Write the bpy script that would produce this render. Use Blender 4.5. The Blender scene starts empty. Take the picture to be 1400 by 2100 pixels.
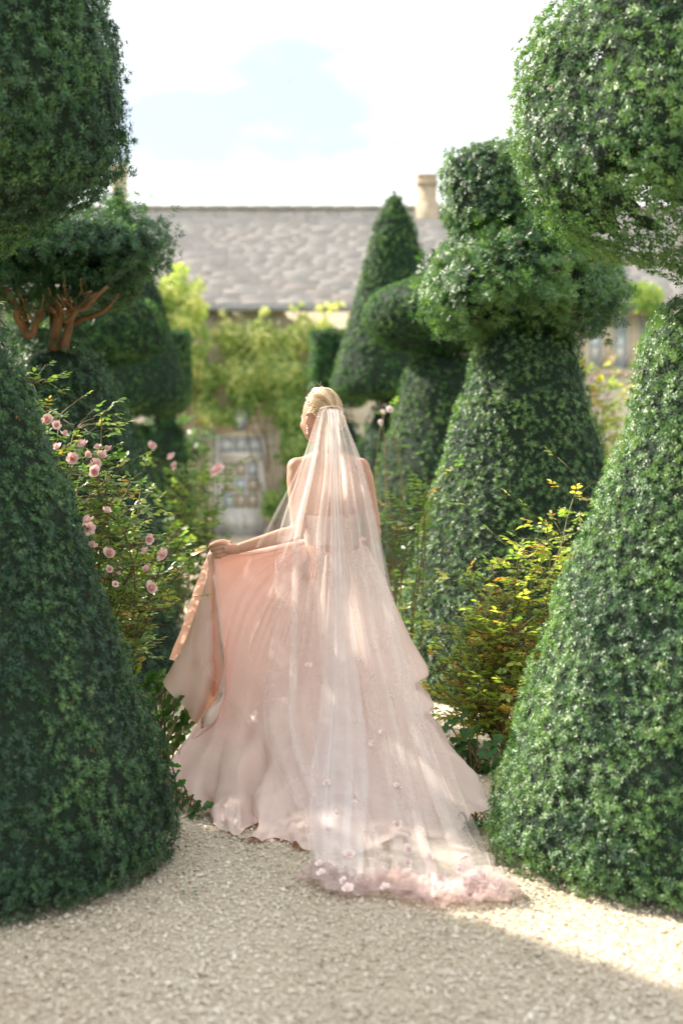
import bpy, math, random
import numpy as np
from mathutils import Vector, Matrix

# ---------------------------------------------------------------- camera, sky, sun, exposure
scene = bpy.context.scene
FPX, CH, HY = 2917.0, 1.42, 950.0          # focal length in photo pixels, camera height, horizon row
cam_d = bpy.data.cameras.new("camera"); cam = bpy.data.objects.new("camera", cam_d)
scene.collection.objects.link(cam); scene.camera = cam
cam.location = (0, 0, CH); cam.rotation_euler = (math.radians(90), 0, 0)
cam_d.sensor_fit = 'VERTICAL'; cam_d.sensor_width = 24; cam_d.sensor_height = 36; cam_d.lens = 50
cam_d.shift_y = -100.0 / 2100.0
cam_d.clip_start = 0.1; cam_d.clip_end = 2000
cam_d.dof.use_dof = True; cam_d.dof.focus_distance = 6.15; cam_d.dof.aperture_fstop = 1.65

SUN_AZ = Vector((-0.85, 0.53, 0)).normalized(); SUN_EL = math.radians(37)
sun_dir = Vector((SUN_AZ.x * math.cos(SUN_EL), SUN_AZ.y * math.cos(SUN_EL), math.sin(SUN_EL)))
sd = bpy.data.lights.new("sun", 'SUN'); sun = bpy.data.objects.new("sun", sd); scene.collection.objects.link(sun)
sd.energy = 5.0; sd.angle = math.radians(1.2); sd.color = (1.0, 0.91, 0.77)
sun.rotation_euler = (-sun_dir).to_track_quat('-Z', 'Y').to_euler(); sun.location = (-6, 8, 9)

world = bpy.data.worlds.new("World"); scene.world = world; world.use_nodes = True
nt = world.node_tree; nt.nodes.clear()
def N(tree, t, **kw):
    n = tree.nodes.new(t)
    for k, v in kw.items(): setattr(n, k, v)
    return n
wo = N(nt, 'ShaderNodeOutputWorld'); wb = N(nt, 'ShaderNodeBackground'); wb.inputs['Strength'].default_value = 0.115
sky = N(nt, 'ShaderNodeTexSky', sky_type='NISHITA', sun_disc=False)
sky.sun_elevation = SUN_EL; sky.sun_rotation = math.atan2(SUN_AZ.x, SUN_AZ.y); sky.air_density = 1.0; sky.dust_density = 1.5
tc = N(nt, 'ShaderNodeTexCoord'); mp = N(nt, 'ShaderNodeMapping'); mp.inputs['Scale'].default_value = (1.0, 1.0, 2.6)
mp.inputs['Location'].default_value = (-0.416, -0.639, 1.258)
cn = N(nt, 'ShaderNodeTexNoise'); cn.inputs['Scale'].default_value = 2.0; cn.inputs['Detail'].default_value = 7; cn.inputs['Roughness'].default_value = 0.55
cr = N(nt, 'ShaderNodeValToRGB'); cr.color_ramp.elements[0].position = 0.405; cr.color_ramp.elements[1].position = 0.55
mx = N(nt, 'ShaderNodeMixRGB'); mx.inputs['Color2'].default_value = (6.0, 5.95, 5.9, 1)
hz = N(nt, 'ShaderNodeMixRGB'); hz.inputs['Fac'].default_value = 0.8; hz.inputs['Color2'].default_value = (2.5, 2.75, 3.0, 1)
L = nt.links.new
L(tc.outputs['Generated'], mp.inputs['Vector']); L(mp.outputs[0], cn.inputs['Vector']); L(cn.outputs['Fac'], cr.inputs['Fac'])
L(sky.outputs[0], hz.inputs['Color1']); L(hz.outputs[0], mx.inputs['Color1'])
L(cr.outputs['Color'], mx.inputs['Fac']); L(mx.outputs[0], wb.inputs['Color']); L(wb.outputs[0], wo.inputs['Surface'])

vs = scene.view_settings; vs.view_transform = 'Standard'; vs.look = 'None'; vs.gamma = 1; vs.use_curve_mapping = False
vs.exposure = 1.55
scene.render.engine = 'CYCLES'
scene.cycles.transparent_max_bounces = 40; scene.cycles.max_bounces = 10; scene.cycles.diffuse_bounces = 5
scene.cycles.transmission_bounces = 8; scene.cycles.sample_clamp_indirect = 8

# ---------------------------------------------------------------- helpers
COL = scene.collection
rng = np.random.default_rng(7); random.seed(7)

def P(px, py, Y):                            # photo pixel + real distance -> point in the garden
    return np.array([(px - 700.0) * Y / FPX, Y, CH - (py - HY) * Y / FPX])

def tag(o, label=None, cat=None, group=None, kind=None):
    if label: o['label'] = label
    if cat: o['category'] = cat
    if group: o['group'] = group
    if kind: o['kind'] = kind
    return o

def empty(name, loc, label=None, cat=None, group=None):
    o = bpy.data.objects.new(name, None); COL.objects.link(o); o.location = loc; o.empty_display_size = 0.2
    return tag(o, label, cat, group)

def mesh_np(name, verts, faces, smooth=False, tint=None, mats=(), midx=None):
    """faces: (n,k) int array, or list of such arrays"""
    me = bpy.data.meshes.new(name)
    fl = faces if isinstance(faces, list) else [faces]
    fl = [np.asarray(f, dtype=np.int32) for f in fl if len(f)]
    verts = np.asarray(verts, dtype=np.float32)
    me.vertices.add(len(verts)); me.vertices.foreach_set('co', verts.ravel())
    nl = sum(f.size for f in fl); npol = sum(len(f) for f in fl)
    me.loops.add(nl); me.polygons.add(npol)
    me.loops.foreach_set('vertex_index', np.concatenate([f.ravel() for f in fl]))
    starts = []; off = 0
    for f in fl:
        starts.append(off + np.arange(len(f)) * f.shape[1]); off += f.size
    me.polygons.foreach_set('loop_start', np.concatenate(starts).astype(np.int32))
    if smooth: me.polygons.foreach_set('use_smooth', np.ones(npol, dtype=bool))
    if midx is not None: me.polygons.foreach_set('material_index', np.asarray(midx, dtype=np.int32))
    if tint is not None:
        a = me.attributes.new('tint', 'FLOAT', 'POINT'); a.data.foreach_set('value', np.asarray(tint, dtype=np.float32))
    for m in mats: me.materials.append(m)
    me.update(calc_edges=True); me.validate()
    return me

def obj(name, me, parent=None, loc=None, **kw):
    o = bpy.data.objects.new(name, me); COL.objects.link(o)
    if parent is not None:
        o.parent = parent
        if loc is None: o.matrix_parent_inverse = Matrix.Translation(-Vector(parent_world(parent)))
    if loc is not None: o.location = loc
    return tag(o, **kw)

def parent_world(p):
    v = Vector((0, 0, 0))
    while p is not None:
        if p.parent is not None and p.matrix_parent_inverse != Matrix.Identity(4): return v + p.location + (p.matrix_parent_inverse.translation + Vector(parent_world(p.parent)))
        v = v + p.location; p = p.parent
    return v

class Build:
    """collects simple solids into one mesh"""
    def __init__(s): s.v = []; s.f3 = []; s.f4 = []; s.t = []; s.n = 0
    def add(s, v, f, tint=0.5):
        v = np.asarray(v, float); f = np.asarray(f, int)
        s.v.append(v); (s.f3 if f.shape[1] == 3 else s.f4).append(f + s.n)
        s.t.append(np.full(len(v), tint) if np.isscalar(tint) else np.asarray(tint)); s.n += len(v)
    def box(s, a, b, tint=0.5):
        (x0, y0, z0), (x1, y1, z1) = a, b
        v = [(x, y, z) for z in (z0, z1) for y in (y0, y1) for x in (x0, x1)]
        s.add(v, [(0, 2, 3, 1), (4, 5, 7, 6), (0, 1, 5, 4), (2, 6, 7, 3), (0, 4, 6, 2), (1, 3, 7, 5)], tint)
    def tube(s, pts, rad, k=6, tint=0.5):
        v, f = tube_np(pts, rad, k); s.add(v, f, tint)
    def mesh(s, name, mats, smooth=False):
        fl = []
        if s.f4: fl.append(np.concatenate(s.f4))
        if s.f3: fl.append(np.concatenate(s.f3))
        return mesh_np(name, np.concatenate(s.v), fl, smooth, np.concatenate(s.t), mats)

def norm(a): return a / np.maximum(np.linalg.norm(a, axis=-1, keepdims=True), 1e-9)

def tube_np(pts, rad, k=8, ell=None, closed_ends=True):
    pts = np.asarray(pts, float); n = len(pts); rad = np.broadcast_to(np.asarray(rad, float), (n,))
    t = norm(np.gradient(pts, axis=0)); up = np.array([0, 0, 1.0])
    if abs(t[:, 2]).mean() > 0.8: up = np.array([0, 1.0, 0])
    a = norm(np.cross(t, up)); b = np.cross(a, t)
    th = np.arange(k) / k * 2 * np.pi
    v = pts[:, None] + rad[:, None, None] * (np.cos(th)[None, :, None] * a[:, None] + np.sin(th)[None, :, None] * b[:, None])
    v = v.reshape(-1, 3); i = np.arange(n - 1)[:, None] * k; j = np.arange(k)[None]; j2 = (j + 1) % k
    f = np.stack([i + j, i + j2, i + k + j2, i + k + j], -1).reshape(-1, 4)
    if closed_ends:
        v = np.concatenate([v, pts[:1], pts[-1:]]); c0, c1 = n * k, n * k + 1; jj = np.arange(k); j3 = (jj + 1) % k
        e0 = np.stack([np.full(k, c0), j3, jj, jj], -1); e1 = np.stack([np.full(k, c1), (n - 1) * k + jj, (n - 1) * k + j3, (n - 1) * k + j3], -1)
        # triangles written as quads would be degenerate: keep them as fans of triangles instead
        return _fan(v, f, e0[:, :3], e1[:, :3])
    return v, f

def _fan(v, f, e0, e1):
    t = np.concatenate([f[:, [0, 1, 2]], f[:, [0, 2, 3]], e0, e1]); return v, t

def grid_faces(nu, nv, wrap=False):
    """vertex index = i*nv + j, i in nu, j in nv"""
    i = np.arange(nu if wrap else nu - 1)[:, None]; j = np.arange(nv - 1)[None]; i2 = (i + 1) % nu
    return np.stack([i * nv + j, i * nv + j + 1, i2 * nv + j + 1, i2 * nv + j], -1).reshape(-1, 4)

def catmull(pts, n, closed=False):
    """pts (m,...) -> (n,...) points on a Catmull-Rom spline (axis 0)"""
    pts = np.asarray(pts, float); m = len(pts)
    t = np.linspace(0, m if closed else m - 1, n, endpoint=not closed)
    i = np.floor(t).astype(int)
    if not closed: i = np.minimum(i, m - 2)
    f = (t - i).reshape((-1,) + (1,) * (pts.ndim - 1))
    g = (lambda q: pts[q % m]) if closed else (lambda q: pts[np.clip(q, 0, m - 1)])
    p0, p1, p2, p3 = g(i - 1), g(i), g(i + 1), g(i + 2)
    return 0.5 * (2 * p1 + (p2 - p0) * f + (2 * p0 - 5 * p1 + 4 * p2 - p3) * f ** 2 + (3 * p1 - p0 - 3 * p2 + p3) * f ** 3)

class Noise:
    def __init__(s, freq, seed, k=14):
        r = np.random.default_rng(seed); d = norm(r.normal(size=(k, 3))); s.k = d * freq * r.uniform(0.6, 1.6, (k, 1)); s.p = r.uniform(0, 6.28, k)
    def __call__(s, p): return np.sin(p @ s.k.T * 6.283 + s.p).sum(-1) / math.sqrt(len(s.p) / 2)

# ---------------------------------------------------------------- materials
def new_mat(name):
    m = bpy.data.materials.new(name); m.use_nodes = True; t = m.node_tree; t.nodes.clear()
    out = N(t, 'ShaderNodeOutputMaterial'); b = N(t, 'ShaderNodeBsdfPrincipled'); t.links.new(b.outputs[0], out.inputs['Surface'])
    return m, t, b, out

def ramp(t, stops):
    r = N(t, 'ShaderNodeValToRGB'); e = r.color_ramp.elements
    while len(e) < len(stops): e.new(0.5)
    for x, (p, c) in zip(e, stops): x.position = p; x.color = (*c, 1)
    return r

def noise_mat(name, stops, scale=5, rough=0.8, bump=0.0, bscale=None, detail=6, dist=0.02, vec='Object', spec=0.3, stretch=None):
    m, t, b, out = new_mat(name); tcn = N(t, 'ShaderNodeTexCoord'); n = N(t, 'ShaderNodeTexNoise')
    n.inputs['Scale'].default_value = scale; n.inputs['Detail'].default_value = detail
    src = tcn.outputs[vec]
    if stretch:
        mpn = N(t, 'ShaderNodeMapping'); mpn.inputs['Scale'].default_value = stretch; t.links.new(src, mpn.inputs[0]); src = mpn.outputs[0]
    r = ramp(t, stops); t.links.new(src, n.inputs['Vector']); t.links.new(n.outputs['Fac'], r.inputs['Fac'])
    t.links.new(r.outputs[0], b.inputs['Base Color']); b.inputs['Roughness'].default_value = rough; b.inputs['Specular IOR Level'].default_value = spec
    if bump:
        n2 = N(t, 'ShaderNodeTexNoise'); n2.inputs['Scale'].default_value = bscale or scale * 3; n2.inputs['Detail'].default_value = 5; t.links.new(src, n2.inputs['Vector'])
        bp = N(t, 'ShaderNodeBump'); bp.inputs['Strength'].default_value = bump; bp.inputs['Distance'].default_value = dist
        t.links.new(n2.outputs['Fac'], bp.inputs['Height']); t.links.new(bp.outputs[0], b.inputs['Normal'])
    return m

def leaf_mat(name, stops, rough=0.42, trans=0.25, spec=0.5, tcol=None):
    """leaf: tint attribute -> colour, a share of light shines through"""
    m, t, b, out = new_mat(name); a = N(t, 'ShaderNodeAttribute', attribute_name='tint'); r = ramp(t, stops)
    t.links.new(a.outputs['Fac'], r.inputs['Fac']); t.links.new(r.outputs[0], b.inputs['Base Color'])
    b.inputs['Roughness'].default_value = rough; b.inputs['Specular IOR Level'].default_value = spec
    tr = N(t, 'ShaderNodeBsdfTranslucent'); hs = N(t, 'ShaderNodeMixRGB', blend_type='MULTIPLY'); hs.inputs['Fac'].default_value = 1
    hs.inputs['Color2'].default_value = (*(tcol or (1.5, 1.6, 0.6)), 1); t.links.new(r.outputs[0], hs.inputs['Color1']); t.links.new(hs.outputs[0], tr.inputs['Color'])
    mixn = N(t, 'ShaderNodeMixShader'); mixn.inputs[0].default_value = trans
    t.links.new(b.outputs[0], mixn.inputs[1]); t.links.new(tr.outputs[0], mixn.inputs[2]); t.links.new(mixn.outputs[0], out.inputs['Surface'])
    return m

def tint_mat(name, stops, rough=0.8, spec=0.3, bump=0, bscale=60):
    m, t, b, out = new_mat(name); a = N(t, 'ShaderNodeAttribute', attribute_name='tint'); r = ramp(t, stops)
    t.links.new(a.outputs['Fac'], r.inputs['Fac']); t.links.new(r.outputs[0], b.inputs['Base Color']); b.inputs['Roughness'].default_value = rough; b.inputs['Specular IOR Level'].default_value = spec
    if bump:
        tcn = N(t, 'ShaderNodeTexCoord'); n2 = N(t, 'ShaderNodeTexNoise'); n2.inputs['Scale'].default_value = bscale; t.links.new(tcn.outputs['Object'], n2.inputs['Vector'])
        bp = N(t, 'ShaderNodeBump'); bp.inputs['Strength'].default_value = bump; bp.inputs['Distance'].default_value = 0.01
        t.links.new(n2.outputs['Fac'], bp.inputs['Height']); t.links.new(bp.outputs[0], b.inputs['Normal'])
    return m

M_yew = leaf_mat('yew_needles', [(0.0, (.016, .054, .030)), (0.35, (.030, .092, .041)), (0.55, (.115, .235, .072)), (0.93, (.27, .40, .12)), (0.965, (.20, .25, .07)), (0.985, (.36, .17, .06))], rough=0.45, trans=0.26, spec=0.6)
M_yew_far = leaf_mat('yew_needles_clipped_fine', [(0.0, (.016, .054, .030)), (0.35, (.030, .092, .041)), (0.55, (.105, .215, .062)), (0.93, (.27, .40, .12)), (0.965, (.20, .25, .07)), (0.985, (.36, .17, .06))], rough=0.6, trans=0.28, spec=0.25)
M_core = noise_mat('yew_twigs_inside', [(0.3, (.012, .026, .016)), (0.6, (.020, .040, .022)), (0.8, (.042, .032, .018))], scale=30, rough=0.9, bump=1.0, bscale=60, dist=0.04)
M_bark = noise_mat('yew_bark', [(0.3, (.11, .055, .026)), (0.6, (.18, .095, .044)), (0.8, (.25, .145, .075))], scale=14, rough=0.85, bump=0.6, bscale=40, stretch=(1, 1, .25))
M_rose_leaf = leaf_mat('rose_leaves', [(0.0, (.045, .11, .045)), (0.4, (.085, .18, .06)), (0.7, (.19, .30, .08)), (0.9, (.40, .40, .11)), (0.97, (.48, .26, .08))], rough=0.4, trans=0.38, spec=0.5)
M_rose_leaf_y = leaf_mat('rose_leaves_autumn', [(0.0, (.06, .14, .05)), (0.4, (.13, .23, .07)), (0.7, (.28, .36, .09)), (0.9, (.50, .47, .12)), (0.97, (.50, .26, .08))], rough=0.4, trans=0.5, spec=0.5)
M_broad = leaf_mat('broad_leaves', [(0.0, (.035, .105, .045)), (0.5, (.060, .165, .055)), (1.0, (.11, .24, .06))], rough=0.5, trans=0.3, spec=0.4)
M_creeper = leaf_mat('creeper_leaves', [(0.0, (.09, .19, .06)), (0.35, (.20, .33, .10)), (0.65, (.38, .46, .18)), (0.9, (.60, .60, .30)), (1.0, (.70, .68, .38))], rough=0.55, trans=0.5, spec=0.3)
M_stem = noise_mat('rose_stems', [(0.35, (.10, .11, .035)), (0.6, (.17, .12, .05)), (0.75, (.20, .08, .04))], scale=6, rough=0.6)
M_petal = leaf_mat('rose_petals', [(0.0, (.84, .36, .36)), (0.5, (.88, .55, .53)), (1.0, (.90, .72, .69))], rough=0.6, trans=0.3, spec=0.2, tcol=(1, .9, .9))
M_petal_w = leaf_mat('pale_rose_petals', [(0.0, (.85, .60, .58)), (1.0, (.88, .80, .78))], rough=0.6, trans=0.3, spec=0.2, tcol=(1, .95, .95))
M_gravel = tint_mat('gravel_stones', [(0.0, (.24, .19, .13)), (0.15, (.44, .365, .265)), (0.5, (.61, .535, .415)), (0.85, (.72, .65, .53)), (1.0, (.82, .77, .68))], rough=0.85, spec=0.25)
M_path = noise_mat('gravel_bed', [(0.3, (.42, .35, .25)), (0.5, (.57, .49, .37)), (0.7, (.66, .58, .45))], scale=70, rough=0.95, bump=0.8, bscale=110, dist=0.01)
M_soil = noise_mat('soil', [(0.3, (.06, .042, .028)), (0.6, (.11, .08, .05)), (0.75, (.16, .12, .08))], scale=9, rough=0.95, bump=0.8, bscale=40, dist=0.03)
M_grass = noise_mat('lawn', [(0.3, (.04, .09, .025)), (0.7, (.08, .14, .04))], scale=4, rough=0.9, bump=0.7, bscale=60)

# ---------------------------------------------------------------- the ground
def sheet_mesh(name, x0, x1, y0, y1, z, mat, n=2):
    xs = np.linspace(x0, x1, n); ys = np.linspace(y0, y1, n)
    v = np.array([(x, y, z) for x in xs for y in ys]); f = grid_faces(n, n)[:, ::-1]
    return mesh_np(name, v, f, mats=[mat])
obj('ground', sheet_mesh('ground', -600, 600, -600, 600, -0.012, M_grass), kind='structure')
for s in (-1, 1):
    a, b = sorted((s * 1.05, s * 4.5))
    obj('flower_bed', sheet_mesh('flower_bed', a, b, 4.9, 24, -0.008 + 0.002 * s, M_soil), kind='structure')
path = obj('gravel_path', sheet_mesh('gravel_path', -3.2, 3.2, -3, 26.6, -0.004, M_path), kind='structure')

def gravel(n):
    Y = 3.3 + (rng.uniform(0, 1, n) ** 1.35) * 4.6
    X = rng.uniform(-1.0, 1.0, n) * np.minimum(1.32, 0.31 * Y)
    oct_v = np.array([(1, 0, 0), (-1, 0, 0), (0, 1, 0), (0, -1, 0), (0, 0, 1), (0, 0, -1)], float)
    oct_f = np.array([(0, 2, 4), (2, 1, 4), (1, 3, 4), (3, 0, 4)])
    v = oct_v[None] * rng.uniform(0.65, 1.3, (n, 6, 1)) + rng.normal(0, .12, (n, 6, 3))
    sz = rng.gamma(4, 0.00095, n).clip(.0018, .011)
    v *= (sz[:, None] * rng.uniform(.7, 1.25, (n, 3)) * np.array([1, 1, .75]))[:, None]
    a = rng.uniform(0, 6.28, n); c, s_ = np.cos(a), np.sin(a)
    x = v[..., 0] * c[:, None] - v[..., 1] * s_[:, None]; y = v[..., 0] * s_[:, None] + v[..., 1] * c[:, None]
    tl = rng.normal(0, .45, n)[:, None]; z = v[..., 2] * np.cos(tl) + y * np.sin(tl); y = y * np.cos(tl) - v[..., 2] * np.sin(tl)
    V = np.stack([x + X[:, None], y + Y[:, None], z + (sz * .35)[:, None] + rng.uniform(-.002, .003, n)[:, None]], -1).reshape(-1, 3)
    F = (oct_f[None] + (np.arange(n) * 6)[:, None, None]).reshape(-1, 3)
    lo = Noise(1.2, 3)(np.stack([X, Y, Y * 0], -1)) * .07
    t = np.repeat((rng.normal(.55, .2, n) + lo).clip(0, 1), 6)
    return mesh_np('gravel_stones', V, F, tint=t, mats=[M_gravel])
obj('bounce_gravel', sheet_mesh('bounce_gravel', -13, 13, 19, 27.2, -0.002, M_path), kind='structure')  # unseen pale gravel added to bounce light up onto the house front
obj('gravel', gravel(104000), label='loose pale beige gravel stones covering the path', cat='gravel', kind='stuff')

# ---------------------------------------------------------------- foliage
def sprig_template(pairs=3):
    """a flat yew spray: needles in pairs along a twig plus a tip; length 1 along +x"""
    tri = []
    for i in range(pairs):
        a = 0.08 + 0.72 * i / pairs; w = 0.07 if pairs > 1 else .13; ln = 0.46 * (1 - 0.25 * i / pairs)
        for s in (-1, 1): tri += [(a, 0, 0.01), (a + 2 * w, 0, 0.01), (a + w + ln * .62, s * ln * .80, -0.05)]
    tri += [(0.68, -0.07, 0), (0.68, 0.07, 0), (1.05, 0, -0.02)]
    return np.array(tri)

def frames(ax, up):
    x = norm(ax); y = norm(np.cross(up, x)); z = np.cross(x, y); return x, y, z

def place(template, pos, ax, up, size):
    x, y, z = frames(ax, up); t = template * 1.0
    v = pos[:, None] + size[:, None, None] * (t[None, :, 0:1] * x[:, None] + t[None, :, 1:2] * y[:, None] + t[None, :, 2:3] * z[:, None])
    return v.reshape(-1, 3)

def chaikin(p, it=2):
    p = np.asarray(p, float)
    for _ in range(it):
        q = 0.75 * p[:-1] + 0.25 * p[1:]; r = 0.25 * p[:-1] + 0.75 * p[1:]
        m = np.empty((2 * len(q), 2)); m[0::2] = q; m[1::2] = r; p = np.vstack([p[:1], m, p[-1:]])
    return p

def superr(th, sq):
    if not sq: return np.ones_like(th)
    return (np.abs(np.cos(th)) ** sq + np.abs(np.sin(th)) ** sq) ** (-1.0 / sq)

def clipped(name, parent, axis, prof, n, size, seed, lump=0.02, sq=0, rot=0.0, pairs=2, shell=0.035, bright=0.0, rough=0.0, holes=None, bias=0.86, droop=0.0, hull_res=72, inner=0, mat=None):
    """clipped yew mass: prof = [(z, r)...] bottom to top, around axis (x, y)"""
    r_ = np.random.default_rng(seed); ax, ay = axis; p = chaikin(prof, 2)
    seg = np.diff(p, axis=0); sl = np.hypot(seg[:, 0], seg[:, 1]); ok = sl > 1e-6
    seg, sl, p0 = seg[ok], sl[ok], p[:-1][ok]
    rm = np.maximum(p0[:, 1] + seg[:, 1] * .5, 0.02); w = sl * rm; cw = np.cumsum(w) / w.sum()
    per = 7; m_ = int(n) // per; n = m_ * per; own = np.repeat(np.arange(m_), per)
    k = np.searchsorted(cw, r_.uniform(0, 1, m_)).clip(0, len(sl) - 1)[own]; f = r_.uniform(0, 1, m_)[own]
    z = p0[k, 0] + seg[k, 0] * f; r = p0[k, 1] + seg[k, 1] * f
    nr, nz = seg[k, 0] / sl[k], -seg[k, 1] / sl[k]
    thc = math.atan2(-ay, -ax); front = r_.uniform(0, 1, m_) < bias
    th = np.where(front, thc + r_.uniform(-1.95, 1.95, m_), thc + math.pi + r_.uniform(-1.2, 1.2, m_))[own]
    rs = superr(th - rot, sq)
    nA, nB = Noise(1.6, seed + 1), Noise(6.0, seed + 2)
    def surf(th, z, r, rs):
        q = np.stack([np.cos(th) * r * rs, np.sin(th) * r * rs, z], -1)
        d = lump * nA(q) + lump * 0.35 * nB(q); return q, d
    q, d = surf(th, z, r, rs)
    if sq:
        e = 1e-3; g = (superr(th - rot + e, sq) - superr(th - rot - e, sq)) / (2 * e) / rs
        rad = np.stack([np.cos(th) + g * np.sin(th), np.sin(th) - g * np.cos(th)], -1); rad /= np.linalg.norm(rad, axis=-1, keepdims=True)
    else: rad = np.stack([np.cos(th), np.sin(th)], -1)
    nrm = np.concatenate([rad * nr[:, None], nz[:, None]], -1)
    depth = r_.uniform(0, 1, m_)[own] ** 1.2 * shell * 1.5 + r_.uniform(0, .2, n) * shell
    tuft = np.maximum(0, nB(q * 1.7 + 3.1)) * rough
    tg0 = norm(np.cross(nrm, norm(r_.normal(size=(n, 3))))); off = r_.uniform(0, 1, (n, 1)) ** .6 * size * .62
    pos = q + tg0 * off + nrm * (d - depth + tuft - off[:, 0] * .45)[:, None]
    lean = norm(r_.normal(size=(m_, 3)) + np.array([0, 0, -.5]))[own]; tint_t = r_.normal(0, .065, m_)[own]
    keep = np.ones(n, bool)
    if holes is not None: keep = holes(pos, nrm, r_)
    pos, nrm, depth, tg0, lean, tint_t = pos[keep], nrm[keep], depth[keep], tg0[keep], lean[keep], tint_t[keep]; n = len(pos)
    tang = norm(tg0 * .9 + lean * .7 + r_.normal(0, .3, (n, 3)))
    up = np.array([0, 0, 1.0])
    axv = nrm * r_.uniform(.15, .75, (n, 1)) + tang * r_.uniform(.5, 1.0, (n, 1)) + up * (0.20 - droop)
    upv = nrm * 1.25 + up * .4 + r_.normal(0, .28, (n, 3))
    sz = size * r_.uniform(.65, 1.3, n)
    tpl = sprig_template(pairs); V = place(tpl, pos - norm(axv) * (sz * .45)[:, None], axv, upv, sz)
    V[:, 2] = np.maximum(V[:, 2], 0.004); V += np.array([ax, ay, 0])
    if inner:
        i_ = r_.integers(0, n, inner); fr = r_.uniform(.45, .96, (inner, 1)); zc0 = (p[:, 0].min() + p[:, 0].max()) / 2
        ip = (pos[i_] - [0, 0, zc0]) * fr + [0, 0, zc0]; iz = size * r_.uniform(1.0, 1.9, inner)
        V = np.concatenate([V, place(tpl, ip, r_.normal(0, 1, (inner, 3)), r_.normal(0, 1, (inner, 3)), iz) + np.array([ax, ay, 0])]); pos = np.concatenate([pos, ip]); tint_t = np.concatenate([tint_t, r_.normal(0, .1, inner)]); n += inner
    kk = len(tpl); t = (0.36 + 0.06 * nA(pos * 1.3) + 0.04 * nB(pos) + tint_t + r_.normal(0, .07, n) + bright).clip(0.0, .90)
    dead = r_.uniform(0, 1, n) < 0.004; t[dead] = r_.uniform(.95, 1, dead.sum())
    F = np.arange(n * kk).reshape(-1, 3); T = np.repeat(t, kk)
    # the twiggy inside
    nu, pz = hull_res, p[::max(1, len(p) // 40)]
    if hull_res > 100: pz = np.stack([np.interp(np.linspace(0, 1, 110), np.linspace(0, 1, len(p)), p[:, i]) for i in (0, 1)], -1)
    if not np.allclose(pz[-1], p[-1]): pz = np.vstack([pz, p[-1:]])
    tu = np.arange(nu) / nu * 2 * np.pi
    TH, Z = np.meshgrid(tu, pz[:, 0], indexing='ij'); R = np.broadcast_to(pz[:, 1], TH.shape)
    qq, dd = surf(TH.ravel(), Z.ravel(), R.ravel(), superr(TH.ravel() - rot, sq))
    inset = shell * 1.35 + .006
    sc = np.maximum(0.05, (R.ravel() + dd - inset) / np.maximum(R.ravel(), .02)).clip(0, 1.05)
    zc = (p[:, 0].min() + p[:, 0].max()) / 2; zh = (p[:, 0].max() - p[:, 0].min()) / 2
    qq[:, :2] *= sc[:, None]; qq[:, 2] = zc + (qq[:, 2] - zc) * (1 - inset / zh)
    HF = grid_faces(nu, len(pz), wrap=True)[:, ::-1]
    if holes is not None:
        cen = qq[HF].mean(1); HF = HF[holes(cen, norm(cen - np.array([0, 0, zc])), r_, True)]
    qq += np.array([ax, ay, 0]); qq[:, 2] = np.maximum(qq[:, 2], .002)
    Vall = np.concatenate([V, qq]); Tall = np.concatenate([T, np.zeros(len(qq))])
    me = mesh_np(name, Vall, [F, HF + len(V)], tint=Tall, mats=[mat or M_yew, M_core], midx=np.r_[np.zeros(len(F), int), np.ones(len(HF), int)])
    return obj(name, me, parent)

def px_prof(D, lst): return [(CH - (py - HY) * D / FPX, hw * D / FPX) for py, hw in lst]

def trunk_mesh(x, y, z0, z1, r0, r1, limbs=(), k=10, seed=0):
    b = Build(); r_ = np.random.default_rng(seed); zs = np.linspace(z0, z1, 9)
    pts = np.stack([x + r_.normal(0, .012, 9), y + r_.normal(0, .012, 9), zs], -1); b.tube(pts, np.linspace(r0, r1, 9), k)
    for (a, c, ra, rb) in limbs:
        a, c = np.array(a), np.array(c); t = np.linspace(0, 1, 7)[:, None]; bow = np.array([0, 0, -1.0]) * np.linalg.norm(c - a) * .1
        pp = a + (c - a) * t + bow * (4 * t * (1 - t)) * .6 + r_.normal(0, .008, (7, 3)); b.tube(pp, np.linspace(ra, rb, 7), 7)
    return b.mesh('trunk', [M_bark], smooth=True)

def radial_limbs(x, y, z0, z1, R, n, seed, r0=.03):
    r_ = np.random.default_rng(seed); out = []
    for i in range(n):
        a = i / n * 6.283 + r_.uniform(-.3, .3); rr = R * r_.uniform(.6, .9); zb = z0 + (z1 - z0) * r_.uniform(0, .5)
        out.append(((x, y, zb), (x + math.cos(a) * rr, y + math.sin(a) * rr, zb + (z1 - z0) * r_.uniform(.3, .6)), r0, r0 * .3))
    return out

def yew(axis_px, D, label, pieces, trunk=None, limbs=None, seed=1):
    x = (axis_px - 700) * D / FPX; root = empty('yew_topiary', (x, D, 0), label, 'topiary', 'clipped yew topiaries along the path')
    top = max(CH - (py - HY) * D / FPX for _, lst, _ in pieces for py, _ in lst)
    obj('trunk', trunk_mesh(x, D, 0, top * .86, trunk or .07, .02, limbs(x, D) if limbs else radial_limbs(x, D, .3, top * .8, .25, 6, seed), seed=seed), root)
    for i, (nm, lst, kw) in enumerate(pieces):
        kw = dict(kw); kw.setdefault('seed', seed * 10 + i); kw.setdefault('mat', M_yew if D < 10 else M_yew_far)
        clipped(nm, root, (x, D), px_prof(D, sorted(lst, key=lambda q: -q[0])), **kw)
    return root

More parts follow.
